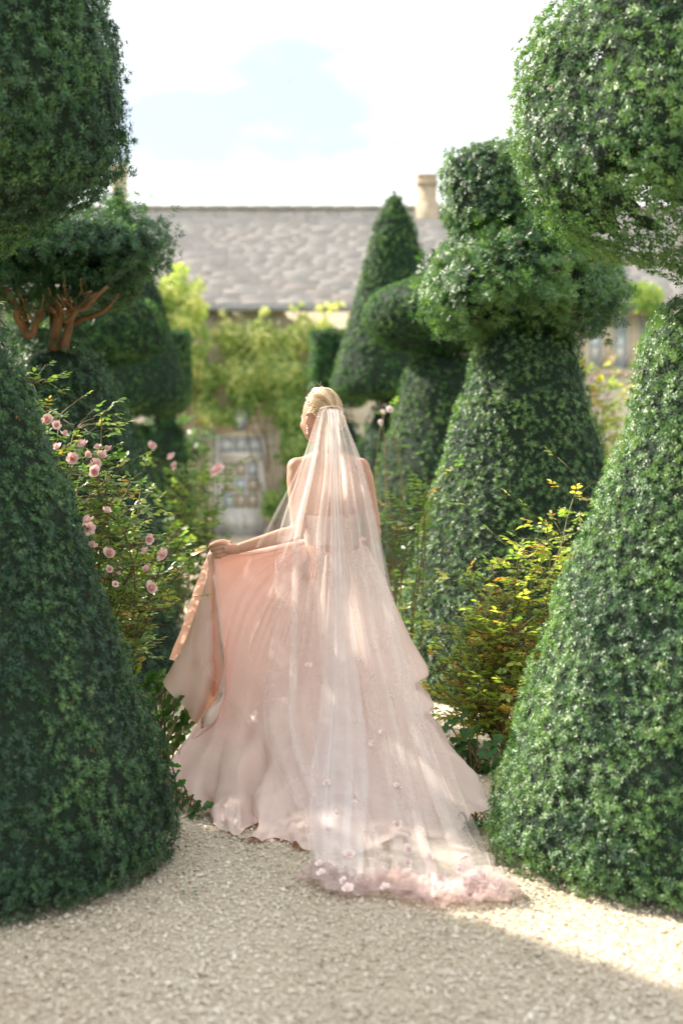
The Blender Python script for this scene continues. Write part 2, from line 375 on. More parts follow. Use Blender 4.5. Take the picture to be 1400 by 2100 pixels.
# nearest pair
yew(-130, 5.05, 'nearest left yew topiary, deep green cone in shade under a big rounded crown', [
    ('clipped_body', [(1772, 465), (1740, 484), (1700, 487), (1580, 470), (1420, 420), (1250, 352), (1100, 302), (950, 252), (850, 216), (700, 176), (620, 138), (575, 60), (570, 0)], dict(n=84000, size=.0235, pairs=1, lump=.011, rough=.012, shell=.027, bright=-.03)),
    ('crown', [(566, 0), (556, 70), (512, 118), (488, 165), (477, 205), (440, 262), (390, 340), (330, 374), (230, 394), (130, 396), (0, 372), (-90, 300), (-150, 180), (-170, 0)], dict(n=60000, size=.027, pairs=1, lump=.016, rough=.02, shell=.036, bright=-.03)),  # unseen low underside shaped to narrow the sunlight passing the neck
], trunk=.075, seed=11)
def gap(pos, nrm, r_, hull=False):                # thin places low in the crown, where the sky shows through
    low = ((2.66 - pos[:, 2]) / .3).clip(0, 1) * ((pos[:, 0] + .55) / .3).clip(0, 1)
    if hull: return low + .22 * Noise(3.5, 8)(pos) < .5
    g = Noise(4.5, 5)(pos) + Noise(11, 6)(pos) * .5
    return g < 2.2 - .9 * low + r_.uniform(-.5, .9, len(pos))
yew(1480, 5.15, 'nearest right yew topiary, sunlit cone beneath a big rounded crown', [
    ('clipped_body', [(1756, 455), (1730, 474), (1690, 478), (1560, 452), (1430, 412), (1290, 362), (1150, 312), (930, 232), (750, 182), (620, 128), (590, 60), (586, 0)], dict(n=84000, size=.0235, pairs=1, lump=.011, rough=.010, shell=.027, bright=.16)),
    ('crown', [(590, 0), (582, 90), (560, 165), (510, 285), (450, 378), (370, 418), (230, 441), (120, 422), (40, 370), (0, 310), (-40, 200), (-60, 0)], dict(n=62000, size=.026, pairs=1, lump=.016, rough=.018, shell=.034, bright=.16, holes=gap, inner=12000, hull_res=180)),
], trunk=.08, limbs=lambda x, y: radial_limbs(x, y, 2.35, 3.0, .6, 9, 4, .013), seed=12)

# second pair
def l2_limbs(x, y):
    out = []
    r_ = np.random.default_rng(21)
    for (a, b, ra, rb) in [((105, 722), (128, 585), .034, .026), ((132, 718), (152, 580), .030, .022), ((60, 690), (15, 592), .026, .02), ((62, 695), (98, 585), .022, .016), ((135, 665), (245, 612), .022, .012), ((135, 660), (215, 590), .016, .01), ((80, 660), (95, 585), .018, .014), ((60, 672), (30, 585), .02, .012), ((128, 640), (200, 600), .013, .008), ((100, 640), (60, 590), .014, .01)]:
        Y = 8.62 + r_.uniform(-.25, .15); out.append((P(*a, Y), P(*b, Y - r_.uniform(0, .25)), ra, rb))
    for _ in range(26):
        a = (r_.uniform(10, 200), r_.uniform(600, 660)); out.append((P(*a, 8.5 + r_.uniform(-.3, .4)), P(a[0] + r_.uniform(-45, 45), a[1] - r_.uniform(10, 60), 8.45 + r_.uniform(-.3, .3)), .008, .003))
    return out
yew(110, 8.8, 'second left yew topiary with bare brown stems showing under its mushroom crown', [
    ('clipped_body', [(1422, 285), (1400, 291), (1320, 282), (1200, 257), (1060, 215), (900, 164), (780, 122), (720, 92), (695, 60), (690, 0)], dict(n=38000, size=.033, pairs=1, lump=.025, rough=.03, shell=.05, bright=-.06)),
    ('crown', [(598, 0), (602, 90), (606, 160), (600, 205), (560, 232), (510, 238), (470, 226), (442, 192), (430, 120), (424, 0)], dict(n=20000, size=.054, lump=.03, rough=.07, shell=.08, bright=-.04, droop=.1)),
], trunk=.05, limbs=l2_limbs, seed=13)
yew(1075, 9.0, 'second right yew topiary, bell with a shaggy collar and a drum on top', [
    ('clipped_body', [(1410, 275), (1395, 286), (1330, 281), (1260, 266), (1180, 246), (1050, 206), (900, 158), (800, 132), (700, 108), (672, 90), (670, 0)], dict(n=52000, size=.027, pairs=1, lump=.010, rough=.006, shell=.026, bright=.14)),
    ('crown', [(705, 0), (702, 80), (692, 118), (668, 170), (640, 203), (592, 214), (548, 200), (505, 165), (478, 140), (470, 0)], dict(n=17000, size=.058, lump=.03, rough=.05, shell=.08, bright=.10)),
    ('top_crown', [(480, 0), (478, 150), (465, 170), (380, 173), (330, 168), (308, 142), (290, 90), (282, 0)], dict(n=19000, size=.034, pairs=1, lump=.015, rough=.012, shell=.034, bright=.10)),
], trunk=.09, seed=14)
# added yew, unseen beyond the left edge, put there to shade the gravel
def outer():
    x, y = -4.35, 6.35; root = empty('yew_topiary', (x, y, 0), 'broad yew topiary added unseen outside the left edge to shade the gravel', 'topiary', 'clipped yew topiaries along the path')
    obj('trunk', trunk_mesh(x, y, 0, 3.2, .08, .03, seed=5), root)
    clipped('clipped_body', root, (x, y), [(0, .8), (.1, .9), (.8, .75), (1.6, .5), (1.9, .2), (1.95, 0)], 4000, .09, 55, lump=.02)
    clipped('crown', root, (x, y), [(1.9, 0), (1.9, .6), (2.1, 1.0), (3.2, 1.05), (3.7, .8), (3.9, 0)], 6000, .10, 56, lump=.02)
outer()
# third pair
yew(175, 12.5, 'third left yew topiary, slim dark cone with a drum crown, behind the brown-stemmed one', [
    ('clipped_body', [(1280, 200), (1265, 206), (1180, 202), (1100, 184), (980, 154), (870, 112), (760, 62), (700, 42), (695, 0)], dict(n=22000, size=.034, pairs=1, lump=.008, shell=.024, bright=.02)),
    ('crown', [(756, 0), (752, 90), (732, 152), (680, 167), (620, 156), (602, 120), (595, 0)], dict(n=15000, size=.042, pairs=1, lump=.012, shell=.032)),
], trunk=.08, seed=15)
yew(925, 12.5, 'third right yew topiary with a tilted rounded cap behind the shaggy collar', [
    ('clipped_body', [(1280, 186), (1265, 192), (1150, 186), (1050, 172), (950, 154), (850, 126), (735, 97), (722, 60), (720, 0)], dict(n=23000, size=.034, pairs=1, lump=.007, shell=.024, bright=.10)),
    ('crown', [(730, 0), (726, 90), (715, 132), (690, 172), (650, 188), (612, 172), (585, 132), (562, 70), (552, 0)], dict(n=22000, size=.034, pairs=1, lump=.008, shell=.024, bright=.02)),
], trunk=.08, seed=16)
# fourth pair: tall cones
yew(240, 16.0, 'far left yew topiary, tall cone with its tip beside the left chimney', [
    ('clipped_body', [(1215, 126), (1205, 130), (1000, 110), (900, 88), (858, 60), (850, 0)], dict(n=4500, size=.08, lump=.012, shell=.05)),
    ('crown', [(858, 0), (855, 100), (848, 138), (830, 150), (780, 143), (640, 103), (520, 62), (425, 27), (382, 13), (368, 0)], dict(n=24000, size=.040, pairs=1, lump=.005, shell=.024)),
], trunk=.09, seed=17)
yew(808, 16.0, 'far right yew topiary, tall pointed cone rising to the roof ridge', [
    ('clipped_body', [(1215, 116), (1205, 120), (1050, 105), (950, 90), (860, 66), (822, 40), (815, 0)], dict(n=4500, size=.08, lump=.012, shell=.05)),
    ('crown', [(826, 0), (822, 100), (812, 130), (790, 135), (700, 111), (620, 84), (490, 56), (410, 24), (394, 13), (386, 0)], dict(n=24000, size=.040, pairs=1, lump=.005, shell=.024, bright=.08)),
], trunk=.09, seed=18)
# clipped boxes farther on
yew(334, 19.0, 'small square-topped yew block at the far end of the left row', [
    ('clipped_body', [(1172, 70), (1160, 76), (900, 60), (840, 30), (835, 0)], dict(n=2500, size=.10, lump=.01, shell=.05)),
    ('crown', [(838, 0), (836, 50), (826, 60), (685, 60), (676, 52), (672, 0)], dict(n=5000, size=.075, lump=.008, shell=.04, sq=7, rot=.05)),
], seed=19)
yew(692, 19.0, 'square-topped yew block standing beside the tall right cone', [
    ('clipped_body', [(1172, 70), (1160, 76), (900, 60), (840, 30), (835, 0)], dict(n=2500, size=.10, lump=.01, shell=.05)),
    ('crown', [(838, 0), (836, 50), (826, 60), (685, 60), (676, 52), (672, 0)], dict(n=5000, size=.075, lump=.008, shell=.04, sq=7, rot=.05)),
], seed=20)

# ---------------------------------------------------------------- the house
M_wall = noise_mat('limestone_wall', [(0.25, (.48, .42, .33)), (0.5, (.60, .53, .43)), (0.75, (.68, .62, .52))], scale=3.5, rough=0.9, bump=0.5, bscale=9, stretch=(1, 1, 2.4))
M_stone = noise_mat('dressed_stone', [(0.3, (.50, .43, .33)), (0.7, (.62, .55, .44))], scale=6, rough=0.85, bump=0.2)
M_chim = noise_mat('chimney_stone', [(0.3, (.42, .33, .23)), (0.7, (.56, .46, .34))], scale=6, rough=0.85, bump=0.3)
M_white = noise_mat('cream_paint', [(0.3, (.74, .72, .68)), (0.7, (.82, .80, .76))], scale=4, rough=0.5)
M_lead = noise_mat('lead_grey', [(0.3, (.17, .18, .19)), (0.7, (.24, .25, .26))], scale=8, rough=0.5)
M_slates = [noise_mat('stone_slate_%s' % n, [(0.3, c0), (0.7, c1)], scale=7, rough=0.85, bump=0.0) for n, c0, c1 in (
    ('grey', (.42, .385, .365), (.48, .445, .42)), ('pale', (.46, .425, .40), (.53, .49, .46)), ('pink', (.44, .38, .355), (.50, .44, .41)), ('dark', (.37, .34, .325), (.42, .39, .37)))]
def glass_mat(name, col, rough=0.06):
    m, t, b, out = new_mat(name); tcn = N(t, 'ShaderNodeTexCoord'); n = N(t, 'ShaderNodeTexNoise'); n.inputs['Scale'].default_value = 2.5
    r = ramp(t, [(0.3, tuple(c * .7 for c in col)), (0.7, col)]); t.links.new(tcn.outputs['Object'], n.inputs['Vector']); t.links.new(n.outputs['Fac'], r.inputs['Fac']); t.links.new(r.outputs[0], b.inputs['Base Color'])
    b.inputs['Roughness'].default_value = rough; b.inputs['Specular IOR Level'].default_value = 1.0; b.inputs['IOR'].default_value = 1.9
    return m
M_glass_sky = glass_mat('window_glass_sky', (.52, .60, .68), .12); M_glass_room = glass_mat('door_glass', (.50, .42, .31))  # window panes: sky reflection painted into the blue-grey base colour
M_wood = noise_mat('brown_wood', [(0.3, (.22, .12, .05)), (0.7, (.35, .2, .09))], scale=5, rough=0.5, stretch=(3, 3, .4))

YW = 27.3; PM = FPX / YW                       # front wall, pixels per metre there
def hx(px): return (px - 700) / PM
def hz(py): return CH - (py - HY) / PM
house = empty('house', (0, YW, 0), 'long low stone house with slate roof and creeper behind the garden', 'house')
ZE, YE, ZR, YR = 4.45, 27.12, 6.70, 29.6       # eaves and ridge
b = Build()
# wall with openings: door and window holes left open, reveals behind
dx0, dx1, dz1 = hx(437), hx(547), hz(886)
wx0, wx1, wz0, wz1 = hx(1196), hx(1345), hz(757), hz(646)
XL, XR, T = -13.0, 13.0, 0.45
b.box((XL, YW, 0), (dx0, YW + T, ZE + .05)); b.box((dx0, YW, dz1), (dx1, YW + T, ZE + .05)); b.box((dx1, YW, 0), (wx0, YW + T, ZE + .05))
b.box((wx0, YW, 0), (wx1, YW + T, wz0)); b.box((wx0, YW, wz1), (wx1, YW + T, ZE + .05)); b.box((wx1, YW, 0), (XR, YW + T, ZE + .05))
b.box((XL, 31.6, 0), (XR, 32.0, ZE)); b.box((XL, YW + T, 0), (XL + .4, 31.6, ZE)); b.box((XR - .4, YW + T, 0), (XR, 31.6, ZE))
wall = obj('wall', b.mesh('wall', [M_wall]), house)
# roof deck under the slates
v = [(XL - .2, YE, ZE), (XR + .2, YE, ZE), (XR + .2, YR, ZR), (XL - .2, YR, ZR), (XL - .2, 32.25, ZE), (XR + .2, 32.25, ZE), (XL - .2, YE, ZE - .1), (XR + .2, YE, ZE - .1), (XL - .2, 32.25, ZE - .1), (XR + .2, 32.25, ZE - .1)]
me = mesh_np('roof', v, [np.array([(0, 1, 2, 3), (3, 2, 5, 4), (6, 7, 1, 0), (8, 6, 0, 4), (7, 9, 5, 1)]), np.array([(0, 3, 4), (1, 5, 2)])], mats=[M_slates[0]])
roof = obj('roof', me, house)
def slate_mesh(name, w, h, mat):
    t = .015; bb = Build(); j = .008
    vv = [(-w / 2 + j, 0, t), (w / 2 - j, .004, t), (w / 2 - j, h, .004), (-w / 2 + j, h, .004), (-w / 2 + j, 0, 0), (w / 2 - j, .004, 0)]
    return mesh_np(name, vv, [np.array([(0, 1, 2, 3), (4, 5, 1, 0)]), np.array([(5, 2, 1), (4, 0, 3)])], mats=[mat])
sl_v = Vector((0, YR - YE, ZR - ZE)); SL = sl_v.length; pitch = math.atan2(ZR - ZE, YR - YE)
R_s = Matrix.Rotation(pitch, 4, 'X'); rs = random.Random(3); lib = {}
cand = []; s = 0.0; row = 0
while s < SL - .06:
    e = .165 - .06 * s / SL; x = XL - .2 + rs.uniform(0, .3)
    while x < XR + .1:
        w = rs.choice([.26, .36, .46, .60]) * (1.12 - .3 * s / SL); cand.append((x + w / 2, s, w, e * 1.55, rs.choices([0, 1, 2, 3], [5, 4, 3, 2])[0])); x += w
    s += e; row += 1
cand.sort(key=lambda c: abs((c[0] + 1.1)))
pv, pf4, pf3, pm4, pm3 = [], [], [], [], []; nb = 0
for i, (x, s, w, h, k) in enumerate(cand):
    o3 = Vector((x, YE, ZE)) + sl_v.normalized() * (s - .02) + (R_s @ Vector((0, 0, .004 + rs.uniform(0, .006))))
    if i < 300:
        key = (round(w, 2), round(h, 2), k)
        if key not in lib: lib[key] = slate_mesh('slate', w, h, M_slates[k])
        o = bpy.data.objects.new('slate', lib[key]); COL.objects.link(o); o.parent = roof; o.matrix_parent_inverse = Matrix.Translation((0, 0, 0))
        o.location = o3; o.rotation_euler = (pitch, rs.uniform(-.006, .006), rs.uniform(-.01, .01))
    else:
        t = .015; vv = np.array([(-w / 2 + .008, 0, t), (w / 2 - .008, .004, t), (w / 2 - .008, h, .004), (-w / 2 + .008, h, .004), (-w / 2 + .008, 0, 0), (w / 2 - .008, .004, 0)])
        c, s2 = math.cos(pitch), math.sin(pitch); vv = np.stack([vv[:, 0], vv[:, 1] * c - vv[:, 2] * s2, vv[:, 1] * s2 + vv[:, 2] * c], -1) + np.array(o3)
        pv.append(vv); pf4 += [(nb, nb + 1, nb + 2, nb + 3), (nb + 4, nb + 5, nb + 1, nb)]; pf3 += [(nb + 5, nb + 2, nb + 1), (nb + 4, nb, nb + 3)]; pm4 += [k, k]; pm3 += [k, k]; nb += 6
obj('slate_field', mesh_np('slate_field', np.concatenate(pv), [np.array(pf4), np.array(pf3)], mats=M_slates, midx=pm4 + pm3), roof, kind='stuff')
b = Build()
x = XL - .2
while x < XR:
    b.box((x + .004, YR - .13, ZR + .0), (x + .446, YR + .13, ZR + .075)); x += .45
obj('ridge_tiles', b.mesh('ridge_tiles', [M_slates[0]]), roof)
b = Build(); b.tube([(XL, YE - .07, ZE - .09), (0, YE - .07, ZE - .09), (XR, YE - .07, ZE - .09)], .06, 8)
for xx in (-3.2, 2.6): b.tube([(xx, YW - .08, ZE - .12), (xx, YW - .08, 2), (xx, YW - .08, .05)], .04, 8)
obj('gutter', b.mesh('gutter', [M_lead], smooth=True), house)
def chimney(px0, px1, pyt, Y, extra=0):
    k = FPX / Y; x0, x1 = (px0 - 700) / k, (px1 - 700) / k; zt = CH - (pyt - HY) / k; b = Build(); d = (x1 - x0)
    b.box((x0 + .03, Y - d / 2, ZR - .9), (x1 - .03, Y + d / 2, zt - .22)); b.box((x0, Y - d / 2 - .03, zt - .22), (x1, Y + d / 2 + .03, zt - .14)); b.box((x0 + .03, Y - d / 2 + .0, zt - .14), (x1 - .03, Y + d / 2, zt - .05)); b.box((x0 + .01, Y - d / 2 - .02, zt - .05), (x1 - .01, Y + d / 2 + .02, zt))
    b.box((x0 - .02, Y - d / 2 - .05, ZR - .95), (x1 + .02, Y + d / 2 + .05, ZR + .12))
    return obj('chimney', b.mesh('chimney', [M_chim]), roof)
chimney(853, 897, 360, 29.6); chimney(228, 262, 340, 29.6)
# low gabled wing in front on the left, mostly under creeper
b = Build(); gx0, gx1, gy = hx(150), hx(352), 25.6
b.box((gx0, gy, 0), (gx1, YW, 4.1))
obj('wing_wall', b.mesh('wing_wall', [M_wall]), house)
xm = (gx0 + gx1) / 2
me = mesh_np('wing_roof', [(gx0 - .15, gy - .1, 4.1), (gx1 + .15, gy - .1, 4.1), (xm, gy - .1, 5.5), (gx0 - .15, 28.2, 4.1), (gx1 + .15, 28.2, 4.1), (xm, 28.2, 5.5)], [np.array([(1, 4, 5, 2), (3, 0, 2, 5)]), np.array([(0, 1, 2)])], mats=[M_slates[1]])
obj('wing_roof', me, house)

# door
door = obj('door', None, house) if False else None
b = Build(); dz0 = 0.03; fy = YW + .10
jw = .085; tz = hz(934)                         # jamb width, transom rail height
b.box((dx0, fy, dz0), (dx0 + jw, fy + .12, dz1)); b.box((dx1 - jw, fy, dz0), (dx1, fy + .12, dz1)); b.box((dx0 + jw, fy, dz1 - .07), (dx1 - jw, fy + .12, dz1)); b.box((dx0 + jw, fy - .01, tz - .06), (dx1 - jw, fy + .12, tz + .06))
door = obj('door', b.mesh('door', [M_white]), house)
ix0, ix1 = dx0 + jw, dx1 - jw
def muntins(nm, x0, x1, z0, z1, nx, nz, y, m, w=.03):
    b = Build()
    for i in range(nx + 1): xx = x0 + (x1 - x0) * i / nx; b.box((xx - w / 2, y, z0), (xx + w / 2, y + .035, z1))
    for j in range(nz + 1): zz = z0 + (z1 - z0) * j / nz; b.box((x0, y - .003, zz - w / 2), (x1, y + .032, zz + w / 2))
    obj(nm, b.mesh(nm, [m]), door)
def panes(x0, x1, z0, z1, nx, nz, y, mats, parent, w=.03):
    for i in range(nx):
        for j in range(nz):
            a0, a1 = x0 + (x1 - x0) * i / nx + w / 2, x0 + (x1 - x0) * (i + 1) / nx - w / 2; c0, c1 = z0 + (z1 - z0) * j / nz + w / 2, z0 + (z1 - z0) * (j + 1) / nz - w / 2
            b = Build(); b.box((a0, y, c0), (a1, y + .008, c1)); obj('pane', b.mesh('pane', [mats[(i * 2 + j) % len(mats)]]), parent)
muntins('transom_bars', ix0, ix1, tz + .06, dz1 - .07, 3, 1, fy + .04, M_white)
panes(ix0, ix1, tz + .06, dz1 - .07, 3, 1, fy + .06, [M_glass_sky], door)
b = Build(); lz = hz(1044); b.box((ix0 + .005, fy + .05, dz0), (ix1 - .005, fy + .10, lz)); b.box((ix0 + .005, fy + .05, lz), (ix0 + .075, fy + .10, tz - .065)); b.box((ix1 - .075, fy + .05, lz), (ix1 - .005, fy + .10, tz - .065)); b.box((ix0 + .075, fy + .05, tz - .12), (ix1 - .075, fy + .10, tz - .065))
b.box((ix0 + .10, fy + .035, dz0 + .12), ((ix0 + ix1) / 2 - .04, fy + .05, lz - .10)); b.box(((ix0 + ix1) / 2 + .04, fy + .035, dz0 + .12), (ix1 - .10, fy + .05, lz - .10))
leaf = obj('door_leaf', b.mesh('door_leaf', [M_white]), door)
muntins('glazing_bars', ix0 + .075, ix1 - .075, lz, tz - .12, 3, 3, fy + .055, M_white)
panes(ix0 + .075, ix1 - .075, lz, tz - .12, 3, 3, fy + .075, [M_glass_sky, M_glass_room, M_glass_room], door)
b = Build(); b.tube([(ix1 - .05, fy + .05, 1.0), (ix1 - .05, fy + .0, 1.0), (ix1 - .05, fy - .02, 1.0)], [.012, .02, .03], 8); obj('door_knob', b.mesh('door_knob', [M_lead], smooth=True), leaf)
b = Build(); b.box((dx0 - .16, YW - .02, 0), (dx0, YW + .1, dz1 + .02)); b.box((dx1, YW - .02, 0), (dx1 + .16, YW + .1, dz1 + .02)); b.box((dx0 - .2, YW - .025, dz1 + .02), (dx1 + .2, YW + .1, dz1 + .2))
obj('door_surround', b.mesh('door_surround', [M_stone]), house)
b = Build(); b.box((dx0 - .3, YW - .5, 0), (dx1 + .3, YW + .1, .028)); obj('doorstep', b.mesh('doorstep', [M_stone]), house)
# brown panels stand in for the dark room behind door and window panes
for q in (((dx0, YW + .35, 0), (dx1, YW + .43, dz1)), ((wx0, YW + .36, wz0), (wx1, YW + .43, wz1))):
    b = Build(); b.box(*q); obj('room_backing', b.mesh('room_backing', [M_wood]), house)
# mullioned window
b = Build(); lights = [(1205, 1238), (1257, 1291), (1311, 1345)]; sy = YW + .02
edges = [wx0] + [q for l in lights for q in (hx(l[0]), hx(l[1]))] + [wx1 + .12]
for i in range(0, len(edges), 2): b.box((edges[i], sy, wz0), (edges[i + 1] if i + 1 < len(edges) else wx1, sy + .2, wz1))
b.box((wx0 - .12, YW - .05, wz0 - .12), (wx1 + .2, YW + .2, wz0)); b.box((wx0 - .14, YW - .07, wz1), (wx1 + .2, YW + .15, wz1 + .1))
win = obj('window', b.mesh('window', [M_stone]), house)
for l in lights:
    x0, x1 = hx(l[0]), hx(l[1]); b = Build(); f = .03
    b.box((x0, sy + .07, wz0), (x0 + f, sy + .11, wz1)); b.box((x1 - f, sy + .07, wz0), (x1, sy + .11, wz1)); b.box((x0 + f, sy + .07, wz1 - f), (x1 - f, sy + .11, wz1)); b.box((x0 + f, sy + .07, wz0), (x1 - f, sy + .11, wz0 + f))
    obj('casement', b.mesh('casement', [M_white]), win)
    b = Build(); b.box((x0 + f, sy + .085, wz0 + f), (x1 - f, sy + .093, wz1 - f)); obj('pane', b.mesh('pane', [M_glass_sky]), win)
# lantern above the door
lx, ly, lz0 = hx(494), YW - .28, hz(884)
lan = empty('wall_lantern', (lx, ly, lz0), 'dark metal lantern hanging on the wall above the glazed door', 'lantern')
b = Build(); q = .13
b.tube([(lx, ly, lz0 + .36), (lx, ly, lz0 + .44), (lx, ly, lz0 + .5)], [.20, .09, .02], 6); b.tube([(lx, ly, lz0), (lx, ly, lz0 + .02), (lx, ly, lz0 + .05)], [.05, .09, .12], 6)
for i in range(6):
    a = i / 6 * 6.283; b.tube([(lx + .11 * math.cos(a), ly + .11 * math.sin(a), lz0 + .04), (lx + .15 * math.cos(a), ly + .15 * math.sin(a), lz0 + .2), (lx + .18 * math.cos(a), ly + .18 * math.sin(a), lz0 + .37)], .012, 5)
b.tube([(lx, ly, lz0 + .48), (lx, ly + .05, lz0 + .6), (lx, ly + .28, lz0 + .6)], .015, 6)
obj('lantern_frame', b.mesh('lantern_frame', [M_lead]), lan)
b = Build(); b.tube([(lx, ly, lz0 + .05), (lx, ly, lz0 + .2), (lx, ly, lz0 + .36)], [.10, .14, .17], 6); obj('lantern_glass', b.mesh('lantern_glass', [M_glass_sky]), lan)

# ---------------------------------------------------------------- leaves, creeper, roses
LEAF = np.array([(0, 0, 0), (.5, 0, -.05), (1, 0, -.10), (.22, .20, .03), (.62, .25, .02), (.22, -.20, .03), (.62, -.25, .02)])
LEAF_F = np.array([(0, 1, 3), (3, 1, 4), (4, 1, 2), (0, 5, 1), (5, 6, 1), (6, 2, 1)])
def leaves(pos, ax, up, size, tint):
    n = len(pos); V = place(LEAF, pos, ax, up, size); F = (LEAF_F[None] + (np.arange(n) * 7)[:, None, None]).reshape(-1, 3)
    return V, F, np.repeat(tint, 7)

def creeper(name, label, regions, seed, n_scale=1.0):
    r_ = np.random.default_rng(seed); root = empty(name, (hx(640), YW - .2, 0), label, 'climbing plant')
    Vs, Fs, Ts, k = [], [], [], 0; b = Build()
    for (px, py, rx, ry, dens, bright, Y) in regions:
        n = int(dens * n_scale); a = r_.uniform(0, 6.283, n); rr = np.sqrt(r_.uniform(0, 1, n))
        sc = Y / FPX; c = P(px, py, Y)
        nz = Noise(1.3, seed + 7)
        q = np.stack([c[0] + np.cos(a) * rr * rx * sc, np.full(n, Y) - r_.uniform(.02, .35, n), c[2] + np.sin(a) * rr * ry * sc], -1)
        g = nz(q * np.array([1, .3, 1])); keep = g + r_.normal(0, .35, n) > -.1; q = q[keep]; g = g[keep]; n = len(q)
        q[:, 1] -= .12 * g.clip(0, 2)
        ax = np.stack([r_.normal(0, .6, n), -r_.uniform(.1, .7, n), -r_.uniform(.2, 1, n)], -1); up = np.stack([r_.normal(0, .4, n), -np.ones(n), r_.uniform(.0, 1.2, n)], -1)
        v, f, t = leaves(q, ax, up, r_.uniform(.09, .17, n), (bright + .16 + .15 * g + r_.normal(0, .14, n)).clip(0, 1)); Vs.append(v); Fs.append(f + k); Ts.append(t); k += len(v)
        for _ in range(1):
            e = c + np.array([r_.uniform(-1, 1) * rx * sc * .7, -.05, r_.uniform(-.3, 1) * ry * sc * .8]); s0 = np.array([hx(412) if e[0] < hx(440) else max(e[0] * .6 + hx(640) * .4, hx(575)), Y - .06, 0.0])
            t_ = np.linspace(0, 1, 8)[:, None]; pp = s0 + (e - s0) * t_ + r_.normal(0, .05, (8, 3)) * np.array([1, .2, .4]); pp[:, 2] = pp[:, 2].clip(0); b.tube(pp, np.linspace(.018, .005, 8), 6)
    obj('stems', b.mesh('stems', [M_bark], smooth=True), root)
    obj('foliage', mesh_np('foliage', np.concatenate(Vs), np.concatenate(Fs), tint=np.concatenate(Ts), mats=[M_creeper]), root, kind='stuff')
creeper('climbing_plant', 'yellow-green creeper covering the house wall above the glazed door', [
    (590, 700, 70, 85, 1500, .52, 27.2), (520, 740, 90, 80, 1500, .42, 27.2), (570, 800, 90, 70, 1600, .30, 27.2), (480, 810, 60, 60, 900, .30, 27.2), (620, 850, 40, 90, 900, .18, 27.2), (600, 900, 45, 60, 500, .15, 27.2),
    (440, 720, 55, 60, 800, .55, 27.2), (460, 660, 70, 25, 400, .75, 27.2), (575, 640, 40, 22, 300, .85, 27.1), (680, 650, 50, 30, 500, .78, 27.1), (700, 720, 45, 60, 600, .5, 27.2), (430, 800, 30, 70, 500, .35, 27.2), (605, 970, 25, 60, 300, .12, 27.2), (560, 1030, 20, 30, 150, .1, 27.1)], 31)
creeper('climbing_plant', 'pale yellow creeper tumbling over the roof of the left wing', [
    (370, 590, 45, 50, 700, .50, 25.5), (395, 640, 35, 40, 400, .45, 25.5), (340, 650, 30, 40, 300, .35, 25.5), (405, 700, 25, 50, 300, .4, 26.5)], 32)
creeper('climbing_plant', 'sparse dull green creeper above the mullioned window on the right', [
    (1300, 610, 50, 30, 500, .2, 27.1), (1220, 600, 30, 25, 250, .15, 27.1), (1340, 650, 18, 25, 150, .2, 27.1)], 33)

def petal(w, l, cup, n=3):
    u = np.linspace(-1, 1, n + 1); v = np.linspace(0, 1, n + 1); U, V = np.meshgrid(u, v, indexing='ij')
    wd = np.sin(np.pi * (0.12 + V * .78)) ** .7; x = U * w * wd; y = V * l; z = cup * (V ** 2) * l + cup * .5 * U ** 2 * w; return np.stack([x, y, z], -1).reshape(-1, 3), grid_faces(n + 1, n + 1)
def bloom_mesh(name, mat, seed, open_=1.0):
    r_ = np.random.default_rng(seed); b = Build()
    for ring, (m, tilt, l, cup) in enumerate([(6, .35 * open_, 1.0, .15), (6, .85, .85, .35), (5, 1.15, .65, .55), (3, 1.4, .45, .8)]):
        for i in range(m):
            v, f = petal(.5 * l, l, cup); v = v * (1 + r_.normal(0, .06)); tl = tilt + r_.normal(0, .1); a = (i + .5 * ring) / m * 6.283 + r_.normal(0, .1)
            y = v[:, 1] * math.cos(tl) - v[:, 2] * math.sin(tl); z = v[:, 1] * math.sin(tl) + v[:, 2] * math.cos(tl) + .08 * ring - .25; x = v[:, 0]
            w = np.stack([x * math.cos(a) - y * math.sin(a), x * math.sin(a) + y * math.cos(a), z], -1); t = (1 - .28 * ring + .15 * (v[:, 1] / l) + r_.normal(0, .05)); b.add(w, f, np.clip(t, 0, 1))
    return b.mesh(name, [mat], smooth=True)
BLOOM = [bloom_mesh('bloom', M_petal, s, o) for s, o in ((1, 1.0), (2, .6), (3, 1.6))]; BLOOM_W = [bloom_mesh('bloom', M_petal_w, s, o) for s, o in ((4, 1.0), (5, .7))]

